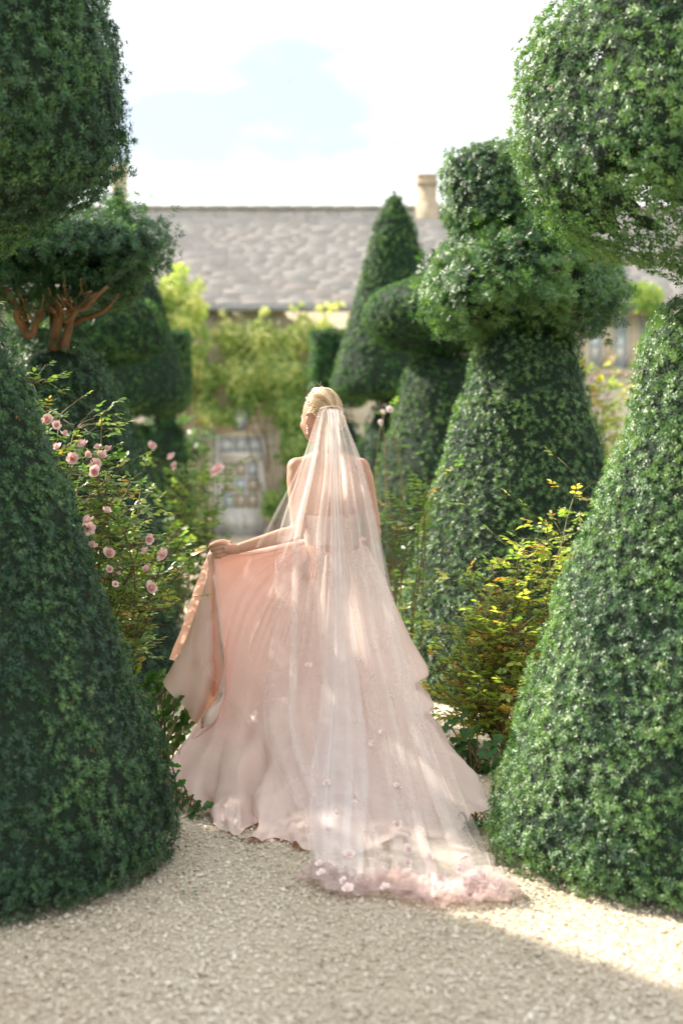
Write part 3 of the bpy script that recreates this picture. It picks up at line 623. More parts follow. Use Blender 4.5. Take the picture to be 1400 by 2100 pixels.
def rose_bush(label, canes, leafmat, seed, blooms=(), n_leaf=26, leaf=.036, pale=False, cat='rose bush', buds=0, tint0=.4, bloom_r=.027):
    """canes: list of (base xyz, tip xyz); leaves ride on side shoots"""
    r_ = np.random.default_rng(seed); base = np.mean([c[0] for c in canes], 0); root = empty('rose_bush', (base[0], base[1], 0), label, cat)
    b = Build(); pos, axs, ups, szs, tin = [], [], [], [], []
    def shoot(p0, p1, r0, r1, bow, n=9):
        t = np.linspace(0, 1, n)[:, None]; p0, p1 = np.array(p0, float), np.array(p1, float)
        pp = p0 + (p1 - p0) * t + np.array(bow) * (4 * t * (1 - t)) + r_.normal(0, .008, (n, 3)) * t; b.tube(pp, np.linspace(r0, r1, n), 4 if n > 5 else 3); return pp
    def compound(p, d):
        d = d / np.linalg.norm(d); side = np.cross(d, [0, 0, 1.0]); side /= max(np.linalg.norm(side), 1e-3); u = np.cross(side, d) + r_.normal(0, .25, 3)
        L0 = leaf * r_.uniform(.7, 1.25); tt = tint0 + r_.normal(0, .17)
        b.tube([p, p + d * L0 * 2.0], .0014, 3)
        for (s, off) in ((.9, 1), (.9, -1), (1.6, 1), (1.6, -1), (2.0, 0)):
            pos.append(p + d * L0 * s); axs.append(d * (.55 if off else 1) + side * off * .9 + r_.normal(0, .15, 3) - np.array([0, 0, .15])); ups.append(u + r_.normal(0, .2, 3)); szs.append(L0 * r_.uniform(.8, 1.1)); tin.append(tt + r_.normal(0, .07))
    for (p0, p1) in canes:
        p0, p1 = np.array(p0, float), np.array(p1, float); ln = np.linalg.norm(p1 - p0)
        pp = shoot(p0, p1, .006, .0025, (r_.normal(0, .06), r_.normal(0, .06), .08 * ln), 12)
        for _ in range(n_leaf):
            i = int(r_.integers(3, 12)); a = r_.uniform(0, 6.283); d = np.array([math.cos(a), math.sin(a), r_.uniform(-.1, .9)])
            q = pp[i] + d * r_.uniform(.03, .16)
            if r_.uniform() < .6: shoot(pp[i], q, .0025, .0012, (0, 0, .01), 3)
            else: q = pp[i]
            compound(q, d + r_.normal(0, .3, 3))
    obj('stems', b.mesh('stems', [M_stem], smooth=True), root)
    V, F, T = leaves(np.array(pos), np.array(axs), np.array(ups), np.array(szs), np.clip(np.array(tin), 0, 1)); V[:, 2] = V[:, 2].clip(.005)
    obj('foliage', mesh_np('foliage', V, F, tint=T, mats=[leafmat]), root, kind='stuff')
    for i, (px, py, Y, sc) in enumerate(blooms):
        o = bpy.data.objects.new('bloom', (BLOOM_W if pale else BLOOM)[i % (2 if pale else 3)]); COL.objects.link(o); o.parent = root
        o.location = Vector(P(px, py, Y)) - root.location; o.scale = (bloom_r * sc,) * 3
        o.rotation_euler = (math.radians(r_.uniform(15, 95)), r_.uniform(-.5, .5), r_.uniform(-1.2, 1.2))
    return root

def fan(base_px, tips, Yb, Yspread, seed):
    r_ = np.random.default_rng(seed); out = []
    for (px, py) in tips:
        Y = Yb + r_.uniform(-Yspread, Yspread); bx = (base_px + r_.uniform(-40, 40) - 700) * Yb / FPX; out.append(((bx, Yb + r_.uniform(-.15, .15), 0), P(px, py, Y)))
    return out
r5 = np.random.default_rng(55)
tips = [(100, 870), (125, 860), (150, 880), (175, 905), (205, 850), (190, 940), (120, 940), (225, 960), (160, 985), (240, 1000), (270, 985), (285, 1010), (200, 1040), (245, 1060), (265, 1090), (190, 1100), (300, 1100), (320, 1120), (350, 1130), (235, 1140), (280, 1160), (330, 1180), (365, 1175), (300, 1215), (250, 1220), (350, 1235), (215, 1180), (75, 790), (140, 1000), (160, 1060)]
rose_bush('tall pink-flowered rose bush growing between the two left yews', fan(150, tips, 6.6, .45, 1) + fan(20, [(60, 900), (20, 950), (-40, 900), (60, 1000), (0, 1040), (-60, 980), (100, 1060), (40, 1120), (-80, 860), (120, 1150)], 6.6, .3, 9) + fan(-150, [(-60, 700), (-110, 620), (-160, 580), (-210, 640), (-260, 600), (-80, 780), (-140, 740), (-200, 760), (-250, 720), (-60, 850), (-120, 860), (-180, 880), (-300, 680), (-230, 860), (-50, 640), (-90, 560), (-290, 800), (-120, 500), (-170, 460), (-230, 480), (-280, 520), (-190, 540), (-320, 560)], 6.8, .25, 10) + fan(-40, [(60, 960), (30, 900), (0, 860), (-40, 800), (-90, 740), (-140, 700), (-20, 980), (-70, 900), (-120, 840), (50, 1060), (-10, 1080), (-170, 780), (90, 1100), (-60, 1020), (-130, 960), (-100, 1080), (20, 1160), (-180, 900)], 6.05, .12, 12), M_rose_leaf, 41, [(x, y, 6.12 + r5.uniform(-.12, .12), s) for x, y, s in (  # the later fans are unseen canes added to shade hem and gravel
    (98, 862, 1.2), (116, 872, .9), (170, 912, 1.2), (201, 917, .8), (222, 921, .9), (208, 935, 1.1), (150, 941, 1.2), (197, 952, 1.1), (193, 968, 1.2), (118, 918, 1.1), (133, 890, .9), (180, 934, .8), (180, 1068, 1.3), (182, 1084, 1.2), (219, 1048, 1.0), (247, 1057, .45), (190, 1118, 1.0), (224, 1136, 1.2), (305, 1106, 1.1), (334, 1138, 1.2), (309, 1206, 1.25), (225, 1168, .7), (237, 1198, .6), (300, 1168, .8), (298, 1130, .9), (245, 1175, .3))], n_leaf=46, leaf=.036, tint0=.62)
tips = [(1095, 1100), (1120, 1085), (1060, 1140), (1150, 1120), (1010, 1170), (1130, 1170), (1085, 1190), (960, 1190), (950, 1260), (1000, 1240), (1040, 1220), (1080, 1260), (920, 1300), (975, 1310), (1020, 1300), (900, 1370), (940, 1380), (990, 1370), (1050, 1330), (890, 1430), (930, 1450), (980, 1440), (1030, 1400), (950, 1500), (1000, 1490), (920, 1480), (1185, 990), (1188, 1060), (1040, 1280), (1070, 1150)]
rose_bush('leafy yellow-green rose bush without flowers beside the right yew', fan(1060, tips, 6.9, .35, 2), M_rose_leaf_y, 42, n_leaf=40, leaf=.036, tint0=.72)
tips = [(880, 975), (860, 1000), (835, 1010), (800, 1030), (870, 1050), (820, 1060), (805, 1090), (850, 1090), (795, 1110)]
rose_bush('small bright green leafy shrub at the foot of the second right yew', fan(850, tips, 8.0, .2, 3), M_rose_leaf, 43, n_leaf=16, leaf=.05, cat='shrub', tint0=.6)
tips = [(345, 950), (365, 975), (390, 960), (415, 985), (430, 1010), (400, 1030), (360, 1040), (380, 1080), (430, 1060), (415, 1110), (350, 1000), (445, 980), (440, 1120), (345, 1090), (375, 1130)]
rose_bush('blurred rose bush with pink blooms in front of the glazed door', fan(390, tips, 11.5, .3, 4), M_rose_leaf_y, 44, [(352, 937, 11.3, 1.7), (358, 955, 11.3, 1.5), (312, 915, 11.3, 1.5), (448, 962, 11.2, 2.2), (440, 972, 11.2, 1.9), (430, 1066, 11.3, 1.0)], n_leaf=30, leaf=.05, tint0=.45)
tips = [(1205, 770), (1230, 760), (1260, 765), (1280, 790), (1215, 800), (1245, 810), (1270, 830), (1225, 850), (1250, 870), (1240, 900)]
rose_bush('pale rose bush below the mullioned window, seen between the right yews', fan(1240, tips, 15, .4, 5), M_rose_leaf_y, 45, [(1214, 780, 14.8, 2.2), (1257, 846, 14.8, 2.2), (1270, 870, 14.8, 1.8)], n_leaf=34, leaf=.075, pale=True, tint0=.75)
tips = [(785, 842), (800, 836), (782, 862), (815, 880), (790, 900)]
rose_bush('thin rose with three white blooms against the dark yew right of the head', fan(830, tips, 11.0, .1, 6), M_rose_leaf, 46, [(784, 846, 10.8, 1.15), (799, 839, 10.8, 1.1), (781, 866, 10.8, 1.0)], n_leaf=4, leaf=.04, pale=True, tint0=.3)
tips = [(365, 880), (390, 890), (405, 905), (350, 900), (410, 930), (380, 920)]
rose_bush('grey-green shrub against the house wall behind the left rose', fan(380, tips, 20, .4, 7), M_rose_leaf, 47, n_leaf=40, leaf=.09, cat='shrub', tint0=.15)

def round_leaf(seed, k=9):
    """scalloped round leaf with folds along its veins, radius 1, stalk at the notch"""
    r_ = np.random.default_rng(seed); a = np.linspace(-2.75, 2.75, k * 4 + 1); lob = 1 - .10 * (np.abs(np.cos(a * k / 5.5 * math.pi)) ** 3); z = .10 * np.cos(a * k / 5.5 * 2 * math.pi)
    o = np.stack([np.cos(a) * lob, np.sin(a) * lob, z + .12], -1); m = np.stack([np.cos(a) * .5, np.sin(a) * .5, z * .4], -1)
    v = np.concatenate([[(0, 0, -.06)], m, o]) + np.array([.15, 0, 0]); n = len(a); i = np.arange(n - 1)
    return mesh_np('leaf', v, [np.stack([1 + i, 1 + n + i, 2 + n + i, 2 + i], -1), np.stack([np.zeros(n - 1, int), 1 + i, 2 + i], -1)], smooth=True, tint=np.r_[.2, np.full(n, .45), np.full(n, .6)] + seed * .08 - .1, mats=[M_broad])
RL = [round_leaf(s) for s in range(4)]
def ground_plant(label, x, y, lf, seed):
    r_ = np.random.default_rng(seed); root = empty('ground_plant', (x, y, 0), label, 'plant'); b = Build()
    for (px, py, Y, r, tilt) in lf:
        q = P(px, py, Y); q[2] = max(q[2], .03); o = bpy.data.objects.new('leaf', RL[int(r_.integers(0, 4))]); COL.objects.link(o); o.parent = root; o.location = Vector(q) - root.location; o.scale = (r, r, r)
        o.rotation_euler = (tilt + r_.normal(0, .2), r_.normal(0, .3), r_.uniform(-2.2, -.9))
        t = np.linspace(0, 1, 6)[:, None]; s0 = np.array([x + r_.normal(0, .03), y + r_.normal(0, .03), 0]); b.tube(s0 + (q - s0) * t + np.array([0, 0, .05]) * (4 * t * (1 - t)), .0035, 5)
    obj('stalks', b.mesh('stalks', [M_stem], smooth=True), root); return root
lf = [(px, py, 6.62 + r5.uniform(-.2, .2), r5.uniform(.055, .085), r5.uniform(.6, 1.2)) for px, py in ((300, 1400), (352, 1465), (378, 1500), (365, 1530), (340, 1545), (315, 1475), (380, 1460), (325, 1410), (322, 1390), (318, 1430), (345, 1420), (335, 1455), (305, 1460), (328, 1490), (360, 1450), (368, 1480), (352, 1500), (330, 1520), (372, 1510), (300, 1500), (310, 1540), (290, 1430), (345, 1385))]
ground_plant('clump of round scalloped leaves between left yew and lifted skirt', -.80, 6.45, lf, 1)
lf = [(px, py, 5.75 + r5.uniform(-.1, .1), r5.uniform(.04, .06), r5.uniform(.3, 1.0)) for px, py in ((362, 1615), (352, 1600), (368, 1640), (385, 1655), (400, 1665), (350, 1570), (345, 1640), (412, 1658))]
ground_plant('low round-leaved plant at the left edge of the hem', -.68, 5.85, lf, 2)
lf = [(px, py, 5.5 + r5.uniform(-.05, .05), r5.uniform(.025, .04), r5.uniform(.2, .8)) for px, py in ((962, 1712), (975, 1706), (988, 1704), (970, 1720), (985, 1716), (998, 1710), (960, 1722))]
ground_plant('tiny green plant by the train next to the right yew', .53, 5.55, lf, 3)
lf = [(px, py, 6.5 + r5.uniform(-.2, .2), r5.uniform(.045, .065), r5.uniform(.3, 1.0)) for px, py in ((920, 1490), (945, 1510), (960, 1535), (980, 1560), (1000, 1540), (975, 1500), (1005, 1580), (940, 1470), (990, 1590), (1010, 1520), (930, 1530), (955, 1570))]
ground_plant('clump of round leaves in shade behind the right edge of the train', .62, 6.5, lf, 4)

# ---------------------------------------------------------------- the person
def simple_mat(name, col, rough=0.5, spec=0.4, sss=0.0, var=.06, scale=8):
    m = noise_mat(name, [(0.3, tuple(c * (1 - var) for c in col)), (0.7, tuple(min(1, c * (1 + var)) for c in col))], scale=scale, rough=rough, spec=spec)
    if sss:
        bs = [n for n in m.node_tree.nodes if n.type == 'BSDF_PRINCIPLED'][0]; bs.inputs['Subsurface Weight'].default_value = sss; bs.inputs['Subsurface Radius'].default_value = (.012, .004, .002); bs.inputs['Subsurface Scale'].default_value = 1.0
    return m
M_skin = simple_mat('skin', (.48, .262, .18), rough=.5, spec=.35, sss=.25, scale=14)
M_metal = simple_mat('silver', (.75, .73, .70), rough=.25); M_metal.node_tree.nodes['Principled BSDF'].inputs['Metallic'].default_value = 1
M_shoe = simple_mat('blush_shoe', (.70, .52, .48), rough=.4)

def cloth_mat(name, col, inside, rough=.36, trans=.18, sheen=.3):
    m, t, b, out = new_mat(name); g = N(t, 'ShaderNodeNewGeometry'); mc = N(t, 'ShaderNodeMixRGB'); mc.inputs['Color1'].default_value = (*col, 1); mc.inputs['Color2'].default_value = (*inside, 1)
    t.links.new(g.outputs['Backfacing'], mc.inputs['Fac'])
    tcn = N(t, 'ShaderNodeTexCoord'); n = N(t, 'ShaderNodeTexNoise'); n.inputs['Scale'].default_value = 5; n.inputs['Detail'].default_value = 4; t.links.new(tcn.outputs['Object'], n.inputs['Vector'])
    n.inputs['Distortion'].default_value = .6; wn = N(t, 'ShaderNodeTexNoise'); wn.inputs['Scale'].default_value = 16; wn.inputs['Detail'].default_value = 3; wn.inputs['Distortion'].default_value = 1.2; t.links.new(tcn.outputs['Object'], wn.inputs['Vector'])
    bp0 = N(t, 'ShaderNodeBump'); bp0.inputs['Strength'].default_value = .22; bp0.inputs['Distance'].default_value = .008; t.links.new(wn.outputs['Fac'], bp0.inputs['Height'])
    bp = N(t, 'ShaderNodeBump'); bp.inputs['Strength'].default_value = .35; bp.inputs['Distance'].default_value = .03; t.links.new(n.outputs['Fac'], bp.inputs['Height']); t.links.new(bp0.outputs[0], bp.inputs['Normal']); t.links.new(bp.outputs[0], b.inputs['Normal'])
    t.links.new(mc.outputs[0], b.inputs['Base Color']); b.inputs['Roughness'].default_value = rough; b.inputs['Specular IOR Level'].default_value = .35; b.inputs['Sheen Weight'].default_value = sheen; b.inputs['Sheen Roughness'].default_value = .4
    tr = N(t, 'ShaderNodeBsdfTranslucent'); tr.inputs['Color'].default_value = (.90, .50, .38, 1); ms = N(t, 'ShaderNodeMixShader'); ms.inputs[0].default_value = trans
    t.links.new(b.outputs[0], ms.inputs[1]); t.links.new(tr.outputs[0], ms.inputs[2]); t.links.new(ms.outputs[0], out.inputs['Surface']); return m
M_satin = cloth_mat('blush_satin', (.85, .69, .62), (.79, .70, .61), trans=.27)
def tulle_mat(name, col, opac):
    m, t, b, out = new_mat(name); t.nodes.remove(b); d = N(t, 'ShaderNodeBsdfDiffuse'); d.inputs['Color'].default_value = (*col, 1); tl = N(t, 'ShaderNodeBsdfTranslucent'); tl.inputs['Color'].default_value = (*col, 1)
    ms = N(t, 'ShaderNodeMixShader'); ms.inputs[0].default_value = .45; t.links.new(d.outputs[0], ms.inputs[1]); t.links.new(tl.outputs[0], ms.inputs[2])
    tp = N(t, 'ShaderNodeBsdfTransparent'); mo = N(t, 'ShaderNodeMixShader')
    tcn = N(t, 'ShaderNodeTexCoord'); n = N(t, 'ShaderNodeTexNoise'); n.inputs['Scale'].default_value = 9; n.inputs['Detail'].default_value = 3; t.links.new(tcn.outputs['Object'], n.inputs['Vector'])
    mr = N(t, 'ShaderNodeMapRange'); mr.inputs['From Min'].default_value = .3; mr.inputs['From Max'].default_value = .7; mr.inputs['To Min'].default_value = opac * .85; mr.inputs['To Max'].default_value = opac * 1.15
    t.links.new(n.outputs['Fac'], mr.inputs['Value']); t.links.new(mr.outputs[0], mo.inputs[0]); t.links.new(tp.outputs[0], mo.inputs[1]); t.links.new(ms.outputs[0], mo.inputs[2]); t.links.new(mo.outputs[0], out.inputs['Surface']); return m
M_tulle = tulle_mat('blush_tulle', (.95, .88, .85), .28); M_tulle2 = tulle_mat('gathered_tulle', (.95, .79, .76), .25); M_tulle3 = tulle_mat('single_tulle', (.95, .88, .85), .11); M_tulle4 = tulle_mat('folded_tulle', (.95, .91, .90), .5)  # folded strip: denser layers, with sunlit white also put into its colour

def ellipsoid(c, r, R=None, n=20):
    th = np.linspace(0, np.pi, n // 2 + 1)[1:-1]; ph = np.arange(n) / n * 2 * np.pi
    T_, H = np.meshgrid(th, ph, indexing='ij'); v = np.stack([np.sin(T_) * np.cos(H), np.sin(T_) * np.sin(H), np.cos(T_)], -1).reshape(-1, 3)
    v = np.concatenate([v, [(0, 0, 1), (0, 0, -1)]]); m = len(th); F = []
    i = np.arange(m - 1)[:, None] * n; j = np.arange(n)[None]; j2 = (j + 1) % n
    q = np.stack([i + j, i + n + j, i + n + j2, i + j2], -1).reshape(-1, 4); F = np.concatenate([q[:, [0, 1, 2]], q[:, [0, 2, 3]]])
    jj = np.arange(n); F = np.concatenate([F, np.stack([np.full(n, m * n), jj, (jj + 1) % n], -1), np.stack([np.full(n, m * n + 1), (m - 1) * n + (jj + 1) % n, (m - 1) * n + jj], -1)])
    v = v * np.asarray(r); v = v @ R.T if R is not None else v; return v + np.asarray(c), F

def ring_loft(rings, k=28):
    """rings: (cx, cy, cz, rx, ry) -> closed solid"""
    a = np.arange(k) / k * 2 * np.pi; V = np.concatenate([np.stack([cx + rx * np.cos(a), cy + ry * np.sin(a), np.full(k, cz)], -1) for cx, cy, cz, rx, ry in rings])
    m = len(rings); i = np.arange(m - 1)[:, None] * k; j = np.arange(k)[None]; j2 = (j + 1) % k; q = np.stack([i + j, i + j2, i + k + j2, i + k + j], -1).reshape(-1, 4)
    V = np.concatenate([V, [rings[0][:3]], [rings[-1][:3]]]); jj = np.arange(k); return V, np.concatenate([q[:, [0, 1, 2]], q[:, [0, 2, 3]], np.stack([np.full(k, m * k), (jj + 1) % k, jj], -1), np.stack([np.full(k, m * k + 1), (m - 1) * k + jj, (m - 1) * k + (jj + 1) % k], -1)])

def fused(parts, voxel, smooth_it):
    """melt overlapping solids into one skin"""
    b = Build()
    for v, f in parts: b.add(v, f)
    me = b.mesh('tmp', []); o = bpy.data.objects.new('tmp', me); COL.objects.link(o)
    r = o.modifiers.new('r', 'REMESH'); r.mode = 'VOXEL'; r.voxel_size = voxel; s = o.modifiers.new('s', 'SMOOTH'); s.factor = .5; s.iterations = smooth_it
    dg = bpy.context.evaluated_depsgraph_get(); dg.update(); m2 = bpy.data.meshes.new_from_object(o.evaluated_get(dg))
    v = np.empty(len(m2.vertices) * 3); m2.vertices.foreach_get('co', v); v = v.reshape(-1, 3); f = np.array([tuple(p.vertices) for p in m2.polygons if len(p.vertices) == 4])
    bpy.data.objects.remove(o); bpy.data.meshes.remove(m2); bpy.data.meshes.remove(me); return v, f

YB = 6.48
hd = P(654, 853, YB); yaw = math.radians(45); nod = math.radians(-10)
Rh = np.array(Matrix.Rotation(yaw, 3, 'Z') @ Matrix.Rotation(nod, 3, 'X') @ Matrix.Rotation(math.radians(4), 3, 'Y'))   # local +Y looks where the face looks
def H(x, y, z): return hd + Rh @ np.array([x, y, z])
neck0, neck1 = P(674, 940, YB + .02), H(0, -.005, -.07)
sl_, sr_ = P(606, 956, YB - .01), P(741, 957, YB - .01)
el_, wl_ = P(611, 1090, 6.40), P(484, 1126, 6.30)
er_, wr_ = P(768, 1090, 6.43), P(738, 1128, 6.68)
wc = P(684, 1112, YB)
def lerp(a, b, t): return a + (b - a) * t
def limb(pts, rad, k=16): return tube_np(catmull(pts, 26), np.interp(np.linspace(0, len(rad) - 1, 26), np.arange(len(rad)), rad), k)
parts = [
    ellipsoid(H(0, -.012, .012), (.074, .094, .098), Rh), ellipsoid(H(0, .028, -.035), (.060, .066, .082), Rh), ellipsoid(H(0, .055, -.088), (.030, .030, .022), Rh),
    ellipsoid(H(0, .098, -.030), (.012, .020, .026), Rh, 12), ellipsoid(H(0, .088, -.066), (.021, .012, .010), Rh, 12), ellipsoid(H(0, .082, .012), (.046, .014, .010), Rh, 12),
    ellipsoid(H(-.034, .066, -.034), (.024, .022, .022), Rh, 12), ellipsoid(H(.034, .066, -.034), (.024, .022, .022), Rh, 12),
    ellipsoid(H(-.082, -.010, -.030), (.012, .019, .031), Rh, 12), ellipsoid(H(.082, -.010, -.030), (.012, .019, .031), Rh, 12), ellipsoid(H(-.069, -.004, -.05), (.008, .010, .012), Rh, 12), ellipsoid(H(.069, -.004, -.05), (.008, .010, .012), Rh, 12),
    limb([P(676, 975, YB + .01), neck0, lerp(neck0, neck1, .5), neck1], [.07, .058, .049, .050]),
    ring_loft([(wc[0], YB + .01, .76, .12, .10), (wc[0], YB, .83, .165, .125), (wc[0] - .002, YB - .01, .90, .170, .125), (wc[0] - .005, YB, .98, .140, .105), (wc[0] - .008, YB, 1.06, .118, .088), (wc[0] - .012, YB, 1.14, .126, .092), (-.055, YB + .005, 1.22, .142, .100), (-.057, YB + .005, 1.30, .152, .098), (-.057, YB, 1.37, .152, .082), (-.057, YB, 1.42, .125, .062), (-.057, YB + .005, 1.455, .075, .052)]),
    limb([P(674, 936, YB), P(642, 947, YB - .005), sl_ + [.012, 0, -.004]], [.05, .042, .038]), limb([P(674, 936, YB), P(706, 948, YB - .005), sr_ + [-.012, 0, -.004]], [.05, .042, .038]), ellipsoid(sl_ + [.006, 0, -.008], (.048, .046, .050)), ellipsoid(sr_ + [-.006, 0, -.008], (.048, .046, .050)),
    limb([sl_ + [.012, 0, -.014], lerp(sl_, el_, .15), lerp(sl_, el_, .35), lerp(sl_, el_, .75), el_, lerp(el_, wl_, .25), lerp(el_, wl_, .7), wl_], [.040, .045, .042, .037, .034, .037, .028, .023]),
    limb([sr_ + [-.012, 0, -.014], lerp(sr_, er_, .15), lerp(sr_, er_, .35), lerp(sr_, er_, .75), er_, lerp(er_, wr_, .25), lerp(er_, wr_, .7), wr_], [.040, .045, .042, .037, .034, .036, .028, .023]),
]
for s in (-1, 1):
    hip = np.array([wc[0] + s * .085, YB, .84]); knee = np.array([wc[0] + s * .085, YB + .03 + .05 * s, .49]); ank = np.array([wc[0] + s * .075, YB + .10 * s, .13]); toe = ank + np.array([0.01 * s, .15, -.105])
    parts.append(limb([hip, lerp(hip, knee, .5), knee, lerp(knee, ank, .3), ank], [.090, .075, .052, .054, .034])); parts.append(limb([ank + [0, -.01, -.01], lerp(ank, toe, .5), toe], [.036, .034, .024]))
bv, bf = fused(parts, .0085, 9)
# hands
def hand(wrist, kn, mid, tip, tip2, thumb, pal_r):
    ps = []; c = np.mean(kn, 0); ps.append(tube_np(catmull([wrist + (wrist - c) * .25, wrist, lerp(wrist, c, .5), c], 14), np.interp(np.linspace(0, 3, 14), [0, 1, 2, 3], [.022, .023, .026, .017]), 14))
    for i in range(4):
        ps.append(tube_np(catmull([lerp(wrist, kn[i], .35), kn[i], mid[i], tip[i], tip2[i]], 18), np.interp(np.linspace(0, 4, 18), [0, 1, 2, 3, 4], [.009, .0105, .009, .0082, .0068]) * (1 - .08 * (i == 3)), 10))
    ps.append(tube_np(catmull(thumb, 14), np.interp(np.linspace(0, len(thumb) - 1, 14), np.arange(len(thumb)), [.014, .0115, .0105, .008][:len(thumb)]), 10)); return fused(ps, .0026, 3)
kn = [P(453 + 2.2 * i, 1114 + 8.0 * i, 6.262 + .004 * i) for i in range(4)]; mid = [P(434 + 3.2 * i, 1119 + 7.2 * i, 6.265 + .004 * i) for i in range(4)]
tip = [P(431 + 4 * i, 1123 + 6.5 * i, 6.305) for i in range(4)]; tip2 = [P(443 + 3.5 * i, 1124 + 6.5 * i, 6.325) for i in range(4)]
hv, hf = hand(wl_, kn, mid, tip, tip2, [P(474, 1116, 6.31), P(458, 1111, 6.325), P(444, 1113, 6.325), P(431, 1119, 6.315)], .02)
hc = wr_ + np.array([-.075, .03, -.015]); kr = [hc + np.array([.005, 0, .027 - .018 * i]) for i in range(4)]
h2v, h2f = hand(wr_, kr, [k + [-.035, .0, -.004] for k in kr], [k + [-.04, -.026, -.012] for k in kr], [k + [-.02, -.034, -.014] for k in kr], [wr_ + [-.02, 0, .018], wr_ + [-.045, -.01, .034], wr_ + [-.075, -.025, .03], wr_ + [-.095, -.035, .018]], .02)
def ear(sg):
    a = np.linspace(-1.9, 2.3, 16); rim = np.array([H(sg * (.080 + .006 * math.cos(q_)), -.014 + .017 * math.cos(q_ + 1.57) * 1.0, -.028 + .029 * math.sin(q_ + 1.2)) for q_ in a])
    return fused([tube_np(rim, .0042, 8), ellipsoid(H(sg * .079, -.012, -.030), (.005, .015, .025), Rh, 12), ellipsoid(H(sg * .080, -.004, -.058), (.006, .008, .010), Rh, 12)], .0022, 2)
ea, eb = ear(-1), ear(1); Vl, Fl, k_ = [bv], [bf], len(bv)
for v_, f_ in ((hv, hf), (h2v, h2f), ea, eb): Vl.append(v_); Fl.append(f_ + k_); k_ += len(v_)
V = np.concatenate(Vl); Fq = np.concatenate(Fl)
person = obj('person', mesh_np('person', V, Fq, smooth=True, mats=[M_skin]), label='person in a long blush gown and veil, seen from behind, holding the skirt out', cat='person')
V_ear = []
b = Build(); e0 = H(-.086, -.008, -.068)
for i, (dz, r) in enumerate(((0, .005), (-.012, .004), (-.022, .006))): b.add(*ellipsoid(e0 + np.array([0, -.004, dz]), (r,) * 3, n=10))
obj('earring', b.mesh('earring', [M_metal], smooth=True), person)
b = Build(); rc = lerp(kn[2], mid[2], .55); dirv = norm(mid[2] - kn[2]); u_ = norm(np.cross(dirv, [0, 0, 1.0])); w_ = np.cross(dirv, u_); aa = np.linspace(0, 6.283, 17)
b.tube([rc + .0112 * (math.cos(a) * u_ + math.sin(a) * w_) for a in aa], .0014, 6); b.add(*ellipsoid(rc - .0125 * u_ * np.sign(u_[1] + 1e-6) , (.0035,) * 3, n=8)); obj('ring', b.mesh('ring', [M_metal], smooth=True), person)
M_eye = simple_mat('eye_white', (.8, .78, .75), rough=.2)
for s in (-1, 1):
    v, f = ellipsoid(H(s * .030, .070, -.006), (.0115, .011, .010), Rh, 14); obj('eye', mesh_np('eye', v, f, smooth=True, mats=[M_eye]), person)
    b = Build(); ft = np.array([wc[0] + s * .075, YB + .10 * s, 0.0]); b.add(*ellipsoid(ft + [.006 * s, .10, .028], (.036, .075, .028), n=14)); b.tube([ft + [0, -.02, .004], ft + [0, -.018, .06], ft + [0, .0, .11]], [.006, .009, .026], 8); obj('shoe', b.mesh('shoe', [M_shoe], smooth=True), person)

# hair: swept back from the hairline into a low knot
def hair_mat():
    m, t, b, out = new_mat('blonde_hair'); a = N(t, 'ShaderNodeAttribute', attribute_name='tint'); r = ramp(t, [(0, (.20, .115, .055)), (.4, (.42, .275, .15)), (.75, (.62, .45, .27)), (1, (.78, .62, .42))]); t.links.new(a.outputs['Fac'], r.inputs['Fac']); t.links.new(r.outputs[0], b.inputs['Base Color']); b.inputs['Roughness'].default_value = .38; b.inputs['Specular IOR Level'].default_value = .5; return m
M_hair = hair_mat()
pole = norm(np.array([.06, -.88, -.38])); e1 = norm(np.cross(pole, [1.0, 0, 0])); e1 = e1 if e1[2] > 0 else -e1; e2 = np.cross(pole, e1)   # e1 ~ up over the head, e2 sideways
def scalp(th, ph, lift):
    d = np.cos(ph)[:, None] * pole + np.sin(ph)[:, None] * (np.cos(th)[:, None] * e1 + np.sin(th)[:, None] * e2)
    q = d * (np.array([.082, .106, .108]) + lift[:, None]); return hd + (q + np.array([0, -.012, .014])) @ Rh.T
def hairline(th): c = np.cos(th); return np.where(c > 0, 1.62 + .62 * c ** .8 * (c > 0), 1.62 + .75 * c)
def hairline(th):
    a = np.abs((th + np.pi) % (2 * np.pi) - np.pi); return np.interp(np.degrees(a), [0, 60, 80, 92, 102, 140, 180], [2.25, 2.08, 1.82, 1.45, 1.10, 1.0, .95])
nu, nv = 220, 40; th = np.arange(nu) / nu * 2 * np.pi; TH, S = np.meshgrid(th, np.linspace(.02, 1, nv), indexing='ij')
hr = np.random.default_rng(9); strand = np.convolve(np.r_[hr.normal(0, 1, nu)], [.25, .5, .25], 'same'); strand2 = np.interp(th, np.linspace(0, 6.284, 38), np.r_[hr.normal(0, 1, 37), 0])
PH = hairline(TH) * S; lift = (.0022 * strand[:, None] + .0035 * strand2[:, None]) * np.sin(np.pi * S) ** .5 + .004 - .012 * (S > .93) * (S - .93) / .07 + .003 * np.sin(9 * TH + 5 * S)
hvv = scalp(TH.ravel(), PH.ravel(), lift.ravel()); ht = (.55 + .14 * strand[:, None] + .12 * strand2[:, None] + 0 * S).ravel().clip(0, 1)
b = Build(); b.add(hvv, grid_faces(nu, nv, wrap=True), ht)
kc = hd + Rh @ (pole * .108 + np.array([0, -.004, .0]))
for j in range(26):                                # the coiled knot
    a = np.linspace(0, 5.2, 18) + hr.uniform(0, 6.28); rr = hr.uniform(.016, .034); tl = hr.normal(0, .5); x = rr * np.cos(a); y = rr * np.sin(a) * math.cos(tl); z = hr.uniform(.0, .022) + .012 * np.sin(a) * math.sin(tl)
    pts = kc + (x[:, None] * e1 + y[:, None] * e2 + np.broadcast_to(z, x.shape)[:, None] * pole) @ Rh.T; b.tube(pts, .0055, 6, hr.uniform(.3, .8))
